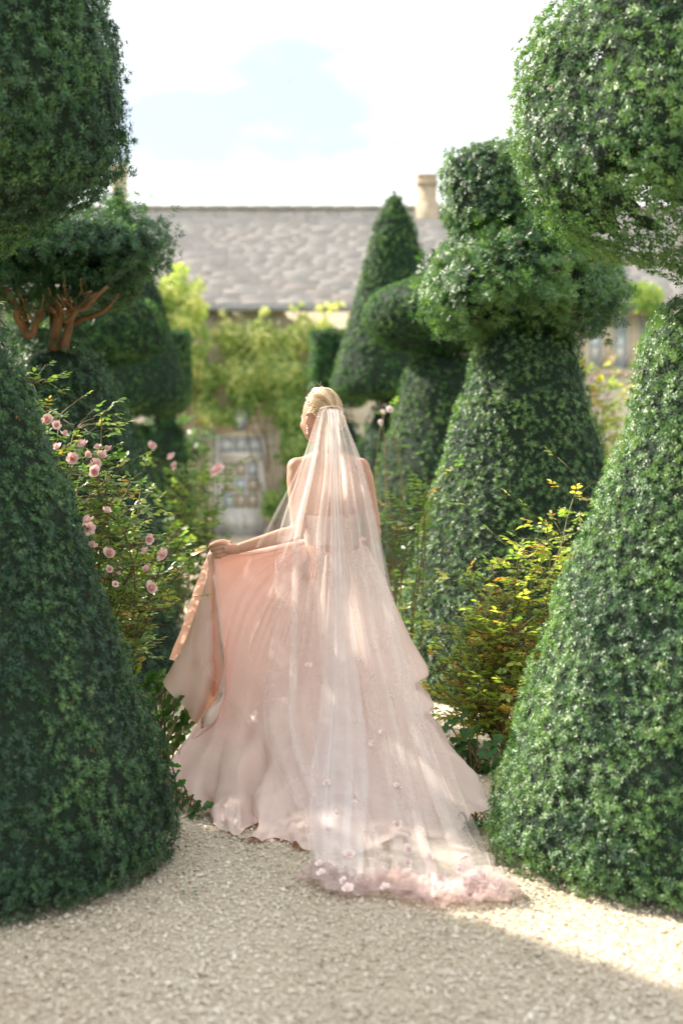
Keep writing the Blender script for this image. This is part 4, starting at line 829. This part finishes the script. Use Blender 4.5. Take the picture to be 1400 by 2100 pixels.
b.add(*ellipsoid(kc, (.034, .034, .03), n=16), .4)
for j in range(420):                               # loose strands lying on the head
    t0 = hr.uniform(0, 6.283); s_ = np.linspace(hr.uniform(.05, .4), hr.uniform(.7, 1.0), 12); tt = t0 + .25 * hr.normal() * (s_ - s_[0]); pts = scalp(tt, hairline(tt) * s_, .006 + .003 * hr.uniform(0, 1) * np.sin(np.pi * s_)); b.tube(pts, .0009, 3, hr.uniform(.35, 1))
for j in range(34):                                # fly-away hairs
    t0 = hr.choice([hr.normal(0, .7), hr.uniform(0, 6.28)]); s0 = hr.uniform(.3, .95); p0 = scalp(np.array([t0]), hairline(np.array([t0])) * s0, np.array([.005]))[0]; o_ = norm(p0 - hd); w_ = hr.normal(0, 1, 3); ln = hr.uniform(.015, .04); q = np.linspace(0, 1, 9)[:, None]
    b.tube(p0 + (o_ * q * .6 + .7 * w_ * q ** 2 * .7 - np.array([0, 0, .5]) * q ** 2 * hr.uniform(-.6, 1.2)) * ln, .0003, 3, hr.uniform(.7, 1))
for j in range(12):
    p0 = H(.07, -.05, -.02) + hr.normal(0, .012, 3); q = np.linspace(0, 1, 9)[:, None]; b.tube(p0 + (np.array([1, -.1, .25]) * q + hr.normal(0, .8, 3) * q ** 2) * hr.uniform(.02, .05), .0006, 3, .7)
obj('hair', b.mesh('hair', [M_hair], smooth=True), person)

# gown: ribs from waist to hem, in order round the body (right side, back, left side, front)
G = lambda y: 4142.0 / (y - 950)                 # distance of the ground at photo row y
ribs = [
 [(744, 1112, 6.48), (778, 1180, 6.46), (815, 1258, 6.42), (848, 1322, 6.38), (879, 1378, 6.33), (848, 1402, 6.27), (887, 1441, 6.20), (868, 1468, 6.14), (915, 1530, 6.03), (962, 1592, 5.90), (1003, 1642, 5.78)],
 [(738, 1122, 6.43), (768, 1190, 6.38), (800, 1268, 6.33), (832, 1340, 6.28), (862, 1392, 6.22), (838, 1412, 6.19), (872, 1452, 6.12), (866, 1480, 6.06), (908, 1545, 5.92), (958, 1630, 5.72), (1001, 1688, 5.60)],
 [(724, 1130, 6.40), (748, 1200, 6.34), (776, 1280, 6.28), (800, 1350, 6.22), (820, 1402, 6.16), (822, 1430, 6.12), (838, 1465, 6.06), (848, 1505, 5.99), (878, 1575, 5.84), (922, 1660, 5.60), (955, 1706, 5.475)],
 [(708, 1132, 6.39), (724, 1200, 6.32), (742, 1280, 6.25), (758, 1350, 6.18), (770, 1402, 6.11), (776, 1432, 6.07), (783, 1465, 6.03), (794, 1508, 5.95), (815, 1580, 5.78), (845, 1672, 5.50), (868, 1726, 5.33)],
 [(695, 1133, 6.385), (704, 1200, 6.31), (714, 1280, 6.24), (722, 1350, 6.17), (728, 1402, 6.10), (731, 1432, 6.06), (736, 1465, 6.02), (743, 1510, 5.93), (755, 1590, 5.75), (770, 1680, 5.45), (782, 1740, 5.245)],
 [(678, 1133, 6.385), (680, 1200, 6.31), (682, 1280, 6.24), (683, 1350, 6.17), (683, 1402, 6.10), (682, 1432, 6.06), (680, 1470, 6.02), (678, 1520, 5.92), (674, 1600, 5.72), (676, 1690, 5.42), (690, 1752, 5.165)],
 [(664, 1131, 6.39), (655, 1204, 6.33), (646, 1280, 6.26), (638, 1350, 6.19), (631, 1402, 6.13), (626, 1438, 6.08), (620, 1478, 6.02), (614, 1528, 5.92), (612, 1608, 5.72), (618, 1692, 5.42), (632, 1746, 5.20)],
 [(655, 1129, 6.40), (640, 1205, 6.35), (622, 1284, 6.29), (606, 1354, 6.23), (596, 1404, 6.17), (588, 1442, 6.11), (580, 1486, 6.04), (576, 1536, 5.92), (578, 1612, 5.70), (590, 1672, 5.50), (602, 1722, 5.34)],
 [(649, 1127, 6.41), (630, 1205, 6.37), (608, 1285, 6.32), (590, 1355, 6.27), (577, 1405, 6.21), (568, 1447, 6.14), (558, 1492, 6.06), (548, 1545, 5.93), (530, 1622, 5.70), (522, 1690, 5.46), (528, 1728, 5.32)],
 [(645, 1126, 6.42), (620, 1200, 6.39), (590, 1283, 6.34), (566, 1358, 6.29), (552, 1412, 6.23), (542, 1454, 6.17), (532, 1497, 6.09), (526, 1548, 5.96), (530, 1612, 5.78), (556, 1655, 5.62), (574, 1668, 5.62)],
 [(640, 1124, 6.43), (607, 1195, 6.40), (570, 1280, 6.36), (545, 1360, 6.31), (530, 1420, 6.25), (520, 1460, 6.20), (510, 1502, 6.12), (500, 1555, 5.98), (488, 1620, 5.78), (478, 1675, 5.58), (482, 1712, 5.44)],
 [(636, 1122, 6.44), (596, 1186, 6.42), (550, 1265, 6.39), (520, 1345, 6.34), (504, 1410, 6.29), (494, 1455, 6.23), (484, 1497, 6.15), (472, 1545, 6.03), (455, 1605, 5.86), (440, 1655, 5.70), (436, 1692, 5.56)],
 [(632, 1120, 6.45), (582, 1176, 6.44), (528, 1250, 6.42), (500, 1330, 6.38), (484, 1400, 6.33), (474, 1450, 6.27), (462, 1492, 6.19), (448, 1536, 6.09), (430, 1588, 5.95), (418, 1635, 5.82), (428, 1664, 5.74)],
 [(630, 1118, 6.46), (565, 1160, 6.45), (508, 1225, 6.44), (480, 1308, 6.41), (467, 1385, 6.37), (460, 1435, 6.32), (448, 1475, 6.25), (430, 1515, 6.16), (408, 1562, 6.06), (395, 1612, 5.95), (400, 1660, 5.84)],
 [(628, 1117, 6.47), (552, 1148, 6.46), (494, 1195, 6.45), (466, 1285, 6.43), (459, 1370, 6.40), (456, 1418, 6.36), (438, 1455, 6.30), (412, 1492, 6.24), (386, 1522, 6.19), (364, 1558, 6.12), (347, 1588, 6.05)],
 [(626, 1115, 6.475), (540, 1138, 6.45), (474, 1160, 6.40), (450, 1225, 6.38), (450, 1300, 6.38), (458, 1360, 6.36), (462, 1395, 6.35), (461, 1418, 6.33), (452, 1440, 6.32), (432, 1462, 6.30), (404, 1486, 6.28)],
 [(625, 1113, 6.48), (530, 1132, 6.44), (446, 1138, 6.31), (438, 1160, 6.32), (441, 1190, 6.34), (444, 1225, 6.35), (447, 1262, 6.36), (450, 1295, 6.36), (454, 1335, 6.36), (458, 1370, 6.36), (460, 1402, 6.36)],
 [(625, 1112, 6.485), (530, 1130, 6.45), (441, 1137, 6.31), (436, 1160, 6.37), (432, 1195, 6.43), (428, 1235, 6.48), (424, 1280, 6.52), (421, 1325, 6.55), (420, 1370, 6.57), (422, 1410, 6.59), (425, 1440, 6.60)],
 [(624, 1111, 6.49), (530, 1129, 6.455), (439, 1136, 6.32), (433, 1160, 6.38), (425, 1198, 6.44), (414, 1242, 6.48), (402, 1286, 6.51), (390, 1322, 6.53), (379, 1354, 6.54), (366, 1382, 6.55), (352, 1405, 6.55)],
 [(624, 1110, 6.495), (530, 1128, 6.46), (438, 1134, 6.31), (431, 1158, 6.35), (422, 1195, 6.39), (410, 1238, 6.42), (396, 1282, 6.44), (382, 1318, 6.45), (368, 1350, 6.455), (353, 1378, 6.46), (337, 1402, 6.46)],
 [(624, 1110, 6.50), (530, 1128, 6.465), (438, 1134, 6.31), (434, 1160, 6.35), (428, 1200, 6.38), (418, 1245, 6.40), (408, 1292, 6.41), (398, 1332, 6.415), (388, 1372, 6.42), (378, 1410, 6.42), (366, 1440, 6.42)],
 [(624, 1110, 6.50), (530, 1128, 6.47), (439, 1134, 6.32), (438, 1160, 6.36), (439, 1200, 6.39), (438, 1248, 6.41), (436, 1298, 6.42), (434, 1345, 6.425), (430, 1395, 6.43), (420, 1445, 6.43), (404, 1485, 6.43)],
 [(625, 1109, 6.505), (532, 1127, 6.485), (444, 1132, 6.36), (444, 1162, 6.42), (448, 1205, 6.47), (452, 1252, 6.52), (455, 1302, 6.56), (456, 1350, 6.60), (456, 1398, 6.63), (452, 1440, 6.65), (446, 1475, 6.66)],
 [(628, 1107, 6.52), (540, 1126, 6.51), (456, 1134, 6.44), (452, 1168, 6.55), (454, 1210, 6.65), (456, 1255, 6.73), (459, 1302, 6.79), (462, 1348, 6.83), (464, 1390, 6.86), (465, 1430, 6.88), (464, 1470, 6.90)],
 [(640, 1104, 6.55), (585, 1150, 6.63), (545, 1200, 6.72), (525, 1250, 6.80), (512, 1300, 6.86), (505, 1345, 6.91), (500, 1385, 6.95), (497, 1420, 6.98), (494, 1450, 7.0), (492, 1475, 7.02), (490, 1500, 7.03)],
 [(672, 1102, 6.575), (660, 1150, 6.66), (648, 1200, 6.74), (638, 1250, 6.82), (630, 1300, 6.88), (625, 1345, 6.93), (622, 1390, 6.98), (620, 1430, 7.02), (618, 1465, 7.05), (616, 1495, 7.08), (615, 1522, 7.10)],
 [(704, 1102, 6.575), (715, 1150, 6.66), (725, 1200, 6.74), (735, 1250, 6.81), (742, 1300, 6.87), (748, 1345, 6.92), (753, 1390, 6.97), (757, 1430, 7.01), (760, 1465, 7.04), (763, 1495, 7.06), (765, 1522, 7.08)],
 [(734, 1105, 6.53), (762, 1150, 6.58), (790, 1205, 6.63), (808, 1260, 6.68), (820, 1310, 6.72), (828, 1355, 6.76), (834, 1395, 6.79), (840, 1430, 6.82), (846, 1470, 6.83), (852, 1510, 6.84), (858, 1548, 6.84)],
 [(742, 1108, 6.51), (772, 1165, 6.52), (805, 1230, 6.53), (830, 1290, 6.53), (848, 1345, 6.53), (845, 1380, 6.53), (862, 1415, 6.53), (866, 1450, 6.53), (885, 1495, 6.50), (910, 1545, 6.45), (935, 1590, 6.40)],
]
ctrl = np.array([[P(*q) for q in r] for r in ribs])
# the curling hem at the back left: S-bends where the satin turns over itself
base = ctrl[6:15].copy(); base[3, 7:] = .5 * (base[2, 7:] + base[4, 7:])
bends = [(632, 1748, 5.19), (604, 1738, 5.25), (566, 1722, 5.365), (526, 1730, 5.31), (541, 1702, 5.50), (598, 1666, 5.73), (550, 1680, 5.66), (506, 1704, 5.48), (486, 1717, 5.40), (456, 1704, 5.48), (437, 1686, 5.60), (456, 1664, 5.74), (430, 1650, 5.84), (401, 1663, 5.81), (376, 1628, 5.95), (347, 1588, 6.05)]
new = []
for i, hp in enumerate(bends):
    x = i / (len(bends) - 1) * 8; k = min(int(x), 7); r_b = base[k] * (1 - x + k) + base[k + 1] * (x - k); w = ((np.arange(11) / 10 - .60) / .40).clip(0, 1) ** 1.5; new.append(r_b + w[:, None] * (P(*hp) - r_b[10]))
ctrl = np.concatenate([ctrl[:6], np.array(new), ctrl[15:]])
SU, SV = 8 * len(ctrl), 90
sk = catmull(ctrl, SU, closed=True); sk = catmull(sk.transpose(1, 0, 2), SV).transpose(1, 0, 2)     # (SU, SV, 3)
def blur_u(a, it):
    for _ in range(it): a = .5 * a + .25 * (np.roll(a, 1, 0) + np.roll(a, -1, 0))
    return a
sk = blur_u(sk, 1)
def grid_normals(g, wrap=True):
    du = (np.roll(g, -1, 0) - np.roll(g, 1, 0)) if wrap else np.gradient(g, axis=0); dv = np.gradient(g, axis=1); return norm(np.cross(du, dv))
nrm = grid_normals(sk); vv = np.linspace(0, 1, SV)[None]; uu = np.arange(SU)[:, None] / SU
n1, n2 = Noise(2.2, 71), Noise(5.5, 72); pos = sk.reshape(-1, 3)
n3 = Noise(3.0, 73); dia = pos @ np.array([[.8, .2, .55], [0, 1, 0], [-.55, 0, .8]]) * np.array([1.7, .6, .4])
wr = (n1(pos * np.array([1.6, 1, .5])) * .012 + n2(pos * np.array([1.4, 1, .45])) * .003).reshape(SU, SV) * (vv ** .7)
wr = wr + ((1 - np.abs(n3(dia))).clip(0) ** 2 * .018).reshape(SU, SV) * (vv ** 2)
wr = wr + .012 * np.sin(2 * np.pi * 23 * uu + 2.2 * np.sin(2 * np.pi * 5 * uu)) * ((vv - .78) / .22).clip(0) ** 2
gather = .006 * np.sin(2 * np.pi * 34 * uu + 2 * np.sin(2 * np.pi * 3 * uu)) * np.exp(-((vv - .05) / .16) ** 2)
sk = sk + nrm * (wr + gather)[..., None]
sk[..., 2] = np.maximum(sk[..., 2], .006 + .004 * np.sin(40 * uu))
Fs = grid_faces(SU, SV, wrap=True); k0 = Fs[0]
# outward = away from the body axis on the plain back panel
fi = np.arange(len(Fs)).reshape(SU, SV - 1)[5 * 8, 40]; q = sk.reshape(-1, 3)[Fs[fi]]
if np.cross(q[1] - q[0], q[3] - q[0])[1] > 0: Fs = Fs[:, ::-1]
dress = obj('dress', mesh_np('dress', sk.reshape(-1, 3), Fs, smooth=True, mats=[M_satin]), person)
# a fold of the front panel hanging behind the lifted edge
ft = np.linspace(0, 1, 30); Lf = catmull(np.array([P(433, 1121, 6.42), P(420, 1152, 6.50), P(405, 1190, 6.57), P(388, 1240, 6.62), P(372, 1290, 6.65), P(357, 1325, 6.66), P(347, 1352, 6.66)]), 30); Rf = catmull(np.array([P(444, 1126, 6.45), P(440, 1160, 6.56), P(432, 1200, 6.66), P(424, 1250, 6.74), P(414, 1300, 6.78), P(404, 1340, 6.80), P(392, 1378, 6.80)]), 30)
g = np.stack([Lf + (Rf - Lf) * q + np.array([0, .03 * math.sin(q * 7), 0]) * ft[:, None] for q in np.linspace(0, 1, 16)], 0)
obj('skirt_fold', mesh_np('skirt_fold', g.reshape(-1, 3), grid_faces(16, 30)[:, ::-1], smooth=True, mats=[M_satin]), dress)
# bodice
bn = 72; a = np.arange(bn) / bn * 2 * np.pi; rows = []
for t in np.linspace(0, 1, 14):
    z = 1.02 + t * .175; cx = np.interp(z, [1.02, 1.06, 1.14, 1.22, 1.3], [wc[0] - .006, wc[0] - .008, wc[0] - .012, -.055, -.057]); rx = np.interp(z, [1.02, 1.06, 1.14, 1.22, 1.3], [.120, .123, .134, .150, .158]); ry = np.interp(z, [1.02, 1.06, 1.14, 1.22, 1.3], [.086, .092, .099, .108, .11])
    zz = z + t * (.045 * np.sin(a).clip(0) - .012 * (-np.sin(a)).clip(0)); rows.append(np.stack([cx + rx * np.cos(a), YB + .002 + ry * np.sin(a), zz], -1))
g = np.stack(rows, 1); bod = g.reshape(-1, 3); obj('bodice', mesh_np('bodice', g.reshape(-1, 3), grid_faces(bn, 14, wrap=True)[:, ::-1], smooth=True, mats=[M_satin]), dress)

# veil: sheer sheets falling from the comb; rows = (photo row, left, right, distance, side wrap)
def veil_sheet(rows, nu, nv, seed, amp, lat, freqs=(5, 9, 16, 27), hem=None, wrap=.05, drift=.6):
    r_ = np.random.default_rng(seed); R_ = catmull(np.array(rows, float), nv); u = np.linspace(0, 1, nu)
    t = np.linspace(0, 1, nv); out = np.empty((nu, nv, 3)); ph = r_.uniform(0, 6.28, len(freqs)); am = np.array([1 / (1 + .16 * i * i) for i in range(len(freqs))]); ds = r_.normal(0, drift, len(freqs))
    for j in range(nv):
        py, Lx, Rx, Y, a_ = R_[j][:5]
        f = sum(am[i] * np.sin(6.283 * freqs[i] * u + ph[i] + ds[i] * t[j] * 3 + .5 * np.sin(6.283 * u * 2 + 4 * t[j])) for i in range(len(freqs))) / am.sum() * 1.6
        g_ = sum(am[i] * np.cos(6.283 * freqs[i] * u + ph[i] + ds[i] * t[j] * 3 + .5 * np.sin(6.283 * u * 2 + 4 * t[j])) / freqs[i] for i in range(len(freqs))) / am.sum()
        edge = np.minimum(1, np.minimum(u, 1 - u) * 12)
        px = Lx + (Rx - Lx) * (u + lat * g_ * edge); Yv = Y + wrap * a_ * (2 * u - 1) ** 2 + amp * a_ * f
        yy = py + (hem(u) * t[j] ** 3 if hem else 0)
        out[:, j] = np.stack([(px - 700) * Yv / FPX, Yv, CH - (yy - HY) * Yv / FPX], -1)
    return out
def settle(g, seed, floor=.012):
    nz = Noise(5, seed); p = g.reshape(-1, 3); low = p[:, 2] < .06; h = floor + .028 * (nz(p * np.array([1, 1, 0])) * .5 + .5).clip(0, 1.5)
    p[:, 2] = np.where(p[:, 2] < h, h, p[:, 2]); return p.reshape(g.shape)
from mathutils.bvhtree import BVHTree
gown_tree = BVHTree.FromPolygons([tuple(q) for q in np.concatenate([sk.reshape(-1, 3), V, bod])], [tuple(q) for q in np.concatenate([Fs, Fq + SU * SV, grid_faces(bn, 14, wrap=True) + SU * SV + len(V)])])
eye = Vector((0, 0, CH))
def clear(g, gap):
    p = g.reshape(-1, 3)
    for i in range(len(p)):
        d = Vector(p[i]) - eye; ln = d.length; h = gown_tree.ray_cast(eye, d / ln, ln + gap)
        if h[0] is not None and h[3] < ln + gap: p[i] = eye + d / ln * (h[3] - gap)
    return p.reshape(g.shape)
def over(g, gap):                                 # keep the sheer cloth lying on the gown, never inside it
    g = clear(g, gap + .024)
    for _ in range(9):
        h = g.copy(); h[1:-1, 1:-1] = .4 * g[1:-1, 1:-1] + .15 * (g[2:, 1:-1] + g[:-2, 1:-1] + g[1:-1, 2:] + g[1:-1, :-2]); g = h
    return clear(g, gap * .5)
main_rows = [(838, 656, 702, 6.355, .05), (850, 651, 706, 6.335, .12), (880, 641, 716, 6.315, .3), (935, 624, 738, 6.33, .7), (1000, 602, 757, 6.325, .9), (1070, 578, 774, 6.315, 1), (1130, 566, 786, 6.29, 1), (1200, 562, 801, 6.24, 1), (1290, 556, 823, 6.165, 1), (1400, 546, 862, 6.04, 1), (1480, 541, 890, 5.92, 1), (1560, 556, 922, 5.76, 1.1), (1640, 592, 950, 5.52, 1.1), (1700, 618, 976, 5.31, 1), (1760, 632, 1002, 5.08, .8), (1805, 634, 1024, 4.84, .6), (1845, 640, 1045, 4.63, .5)]
hem_u = np.array([0, .12, .28, .42, .52, .68, .85, 1]); hem_d = np.array([-50, -22, 0, -22, -12, 15, 18, -8])
hemf = lambda u: np.interp(u, hem_u, hem_d)
g1 = over(settle(veil_sheet(main_rows, 300, 150, 81, .024, .9, (4, 9, 15, 26), hemf), 91), .008)
def veil_mesh(name, g, mat, parent): nu, nv = g.shape[:2]; return obj(name, mesh_np(name, g.reshape(-1, 3), grid_faces(nu, nv), smooth=True, mats=[mat]), parent)
veil = veil_mesh('veil', g1, M_tulle, person)
left_rows = [(842, 656, 676, 6.34, .1), (880, 641, 672, 6.305, .3), (935, 622, 668, 6.31, .6), (1000, 590, 662, 6.30, .8), (1070, 552, 655, 6.285, 1), (1130, 519, 645, 6.262, 1), (1200, 476, 638, 6.22, 1), (1270, 434, 628, 6.18, 1), (1325, 398, 618, 6.14, 1), (1370, 415, 610, 6.10, 1), (1410, 448, 606, 6.05, 1), (1470, 492, 602, 5.97, 1), (1540, 528, 606, 5.85, 1), (1600, 560, 616, 5.70, 1), (1650, 590, 630, 5.52, .8)]
veil_mesh('veil_layer', over(veil_sheet(left_rows, 130, 120, 82, .012, .3, (2, 5)), .012), M_tulle3, veil)
mid_rows = [(840, 672, 692, 6.335, .1), (880, 676, 696, 6.295, .3), (1000, 679, 698, 6.295, .6), (1130, 679, 708, 6.262, .8), (1290, 671, 722, 6.135, 1), (1400, 664, 735, 6.01, 1), (1500, 655, 745, 5.86, 1), (1600, 640, 752, 5.63, 1), (1700, 640, 745, 5.28, 1), (1770, 648, 742, 5.02, .7), (1825, 655, 742, 4.74, .5)]
veil_mesh('veil_layer', over(settle(veil_sheet(mid_rows, 130, 120, 83, .016, 1.1, (3, 6, 11)), 92), .02), M_tulle4, veil)
right_rows = [(842, 682, 701, 6.34, .1), (880, 690, 714, 6.30, .3), (935, 696, 733, 6.32, .6), (1000, 702, 750, 6.31, .8), (1130, 712, 778, 6.27, 1), (1290, 730, 812, 6.14, 1), (1400, 750, 842, 6.02, 1), (1500, 768, 876, 5.86, 1), (1600, 785, 912, 5.62, 1), (1680, 795, 950, 5.34, 1), (1750, 800, 985, 5.08, .8), (1800, 806, 1012, 4.84, .6), (1850, 812, 1030, 4.60, .5)]
veil_mesh('veil_layer', over(settle(veil_sheet(right_rows, 170, 130, 84, .02, .9, (3, 6, 10, 17)), 93), .015), M_tulle, veil)
# gathered hem lying on the gravel
def ruffle(path, w, h, seed, n=260):
    r_ = np.random.default_rng(seed); c = catmull(path, n); m = 22; out = np.empty((n, m, 3)); na, nb_, nc = Noise(12, seed), Noise(26, seed + 1), Noise(14, seed + 2)
    tg = norm(np.gradient(c, axis=0)); sd_ = np.stack([-tg[:, 1], tg[:, 0], 0 * tg[:, 0]], -1)
    for j in range(m):
        v = j / (m - 1); ang = v * 3.6 - .2; rad = 1 + .35 * na(c + [0, 0, v * .3]); q = c + sd_ * (np.cos(ang) * w * rad)[:, None] * .9; q[:, 2] = .014 + np.abs(np.sin(ang)) * h * np.clip(rad, .3, 2) + .012 * nb_(c + [v, 0, 0]); q[:, :2] += .014 * np.stack([nc(c + [0, v * .4, 0]), nb_(c + [.5, v * .4, 0])], -1); q[:, 2] = q[:, 2].clip(.01); out[:, j] = q
    return out
def gp(px, py): Y = G(py); return np.array([(px - 700) * Y / FPX, Y, 0.0])
veil_mesh('gathered_hem', ruffle([gp(640, 1800), gp(668, 1815), gp(700, 1832), gp(735, 1838), gp(775, 1826), gp(815, 1822), gp(850, 1838)], .035, .035, 95), M_tulle2, veil)
veil_mesh('gathered_hem', ruffle([gp(815, 1840), gp(860, 1850), gp(910, 1852), gp(960, 1850), gp(1005, 1846), gp(1042, 1836)], .05, .035, 96), M_tulle2, veil)
veil_mesh('gathered_hem', ruffle([gp(835, 1828), gp(880, 1838), gp(940, 1838), gp(990, 1832), gp(1025, 1824)], .04, .028, 97), M_tulle2, veil)
# fabric flowers sewn to the veil
M_app = simple_mat('fabric_petals', (.90, .78, .75), rough=.7, spec=.15)
def applique(seed):
    r_ = np.random.default_rng(seed); b = Build()
    for ring, (m, l, tl) in enumerate(((5, 1.0, .35), (4, .65, .9))):
        for i in range(m):
            v, f = petal(.48 * l, l, .3); a = (i + .4 * ring) / m * 6.283 + r_.normal(0, .15); t_ = tl + r_.normal(0, .2); y = v[:, 1] * math.cos(t_) - v[:, 2] * math.sin(t_); z = v[:, 1] * math.sin(t_) + v[:, 2] * math.cos(t_)
            b.add(np.stack([v[:, 0] * math.cos(a) - y * math.sin(a), v[:, 0] * math.sin(a) + y * math.cos(a), z], -1), f)
    return b.mesh('fabric_flower', [M_app], smooth=True)
APP = [applique(s) for s in (1, 2, 3)]; ar = np.random.default_rng(17)
gm = g1.reshape(-1, 3); gpx = 700 + FPX * gm[:, 0] / gm[:, 1]; gpy = HY - FPX * (gm[:, 2] - CH) / gm[:, 1]
for (px, py, s) in ((680, 1486, 1.2), (783, 1507, 1.0), (765, 1528, 1.1), (670, 1612, 1.0), (816, 1616, 1.3), (727, 1637, 1.2), (725, 1650, .8), (691, 1672, 1.3), (812, 1693, 1.2), (858, 1705, 1.1), (672, 1708, 1.0), (716, 1756, 1.4), (838, 1746, 1.2), (881, 1763, 1.1), (832, 1773, 1.0), (655, 1776, 1.0), (682, 1792, 1.3), (660, 1795, 1.1), (953, 1768, 1.2), (918, 1720, .9), (985, 1795, 1.3), (940, 1788, 1.1), (992, 1806, 1.2), (750, 1816, 1.1), (788, 1826, 1.0), (715, 1832, 1.2), (900, 1806, 1.2), (868, 1812, 1.0), (960, 1822, 1.2), (1012, 1822, 1.1), (930, 1838, 1.1), (975, 1846, 1.2), (890, 1842, 1.1), (706, 1810, 1.0), (632, 1370, .9), (740, 1360, .7), (750, 1115, .9), (662, 850, .35), (668, 842, .35), (682, 857, .35), (653, 861, .35)):
    i = int(np.argmin((gpx - px) ** 2 + (gpy - py) ** 2 + (gm[:, 1] - 4) * 6)); o = bpy.data.objects.new('fabric_flower', APP[int(ar.integers(0, 3))]); COL.objects.link(o); o.parent = veil
    o.location = Vector(gm[i]) + Vector((0, -.012, .008)); o.scale = (.018 * s,) * 3; o.rotation_euler = (math.radians(ar.uniform(30, 80)), ar.uniform(-.4, .4), ar.uniform(-.5, .5))
b = Build(); c0 = catmull([P(657, 838, 6.352), P(667, 834, 6.338), P(680, 833, 6.333), P(692, 834, 6.338), P(701, 838, 6.352)], 20); b.tube(c0, .0018, 6); obj('comb', b.mesh('comb', [M_app], smooth=True), veil)

# ---------------------------------------------------------------- small things
lr = np.random.default_rng(88); nl = 420; side = lr.uniform(0, 1, nl) < .5; ang = np.where(side, lr.uniform(-1.3, .9, nl), lr.uniform(2.2, 4.4, nl)); rad = np.where(side, .86, .84) + np.abs(lr.normal(0, .07, nl))
q = np.stack([np.where(side, -1.44, 1.38) + np.cos(ang) * rad, np.where(side, 5.05, 5.15) + np.sin(ang) * rad, np.full(nl, .012)], -1); sc_ = lr.uniform(0, 1, nl) < .22; q[sc_, 0] = lr.uniform(-1.1, 1.1, sc_.sum()); q[sc_, 1] = lr.uniform(3.6, 5.2, sc_.sum())
M_litter = tint_mat('leaf_litter', [(0, (.06, .05, .025)), (.4, (.13, .09, .04)), (.7, (.10, .13, .05)), (1, (.28, .20, .09))], rough=.8)
v, f, t = leaves(q, np.concatenate([lr.normal(0, 1, (nl, 2)), np.full((nl, 1), .08)], 1), np.array([[0, 0, 1.0]] * nl) + lr.normal(0, .25, (nl, 3)), lr.uniform(.006, .017, nl), lr.uniform(0, 1, nl))
obj('leaf_litter', mesh_np('leaf_litter', v, f, tint=t, mats=[M_litter]), label='dry brown leaf bits scattered on the gravel along the yews', cat='leaf litter', kind='stuff')
fr = np.random.default_rng(77); q = np.array([gp(fr.uniform(362, 412), fr.uniform(1828, 1846)) for _ in range(9)]); q[:, 2] = .014
v, f, t = leaves(q, np.concatenate([fr.normal(0, 1, (9, 2)), np.full((9, 1), .1)], 1), np.array([[0, 0, 1.0]] * 9) + fr.normal(0, .2, (9, 3)), fr.uniform(.012, .024, 9), fr.uniform(.1, .5, 9))
obj('fallen_sprig', mesh_np('fallen_sprig', v, f, tint=t, mats=[M_broad]), label='small green sprig lying on the gravel near the left yew', cat='sprig')
M_bird = simple_mat('dark_feathers', (.05, .05, .055), rough=.7)
bc = P(594, 167, 130.0); b = Build(); b.add(*ellipsoid(bc, (.045, .13, .04), n=10))
bird = obj('bird', b.mesh('bird', [M_bird], smooth=True), label='tiny dark bird high in the sky above the roof', cat='bird')
for sg in (-1, 1):
    w = np.array([(0, -.05, .01), (0, .06, .01), (.5 * sg * .26, .05, .05), (sg * .24, -.02, .03)]) * .9 + bc; obj('wing', mesh_np('wing', np.concatenate([w, w - [0, 0, .008]]), np.array([(0, 1, 2, 3), (7, 6, 5, 4), (0, 4, 5, 1), (1, 5, 6, 2), (2, 6, 7, 3), (3, 7, 4, 0)]), mats=[M_bird]), bird)
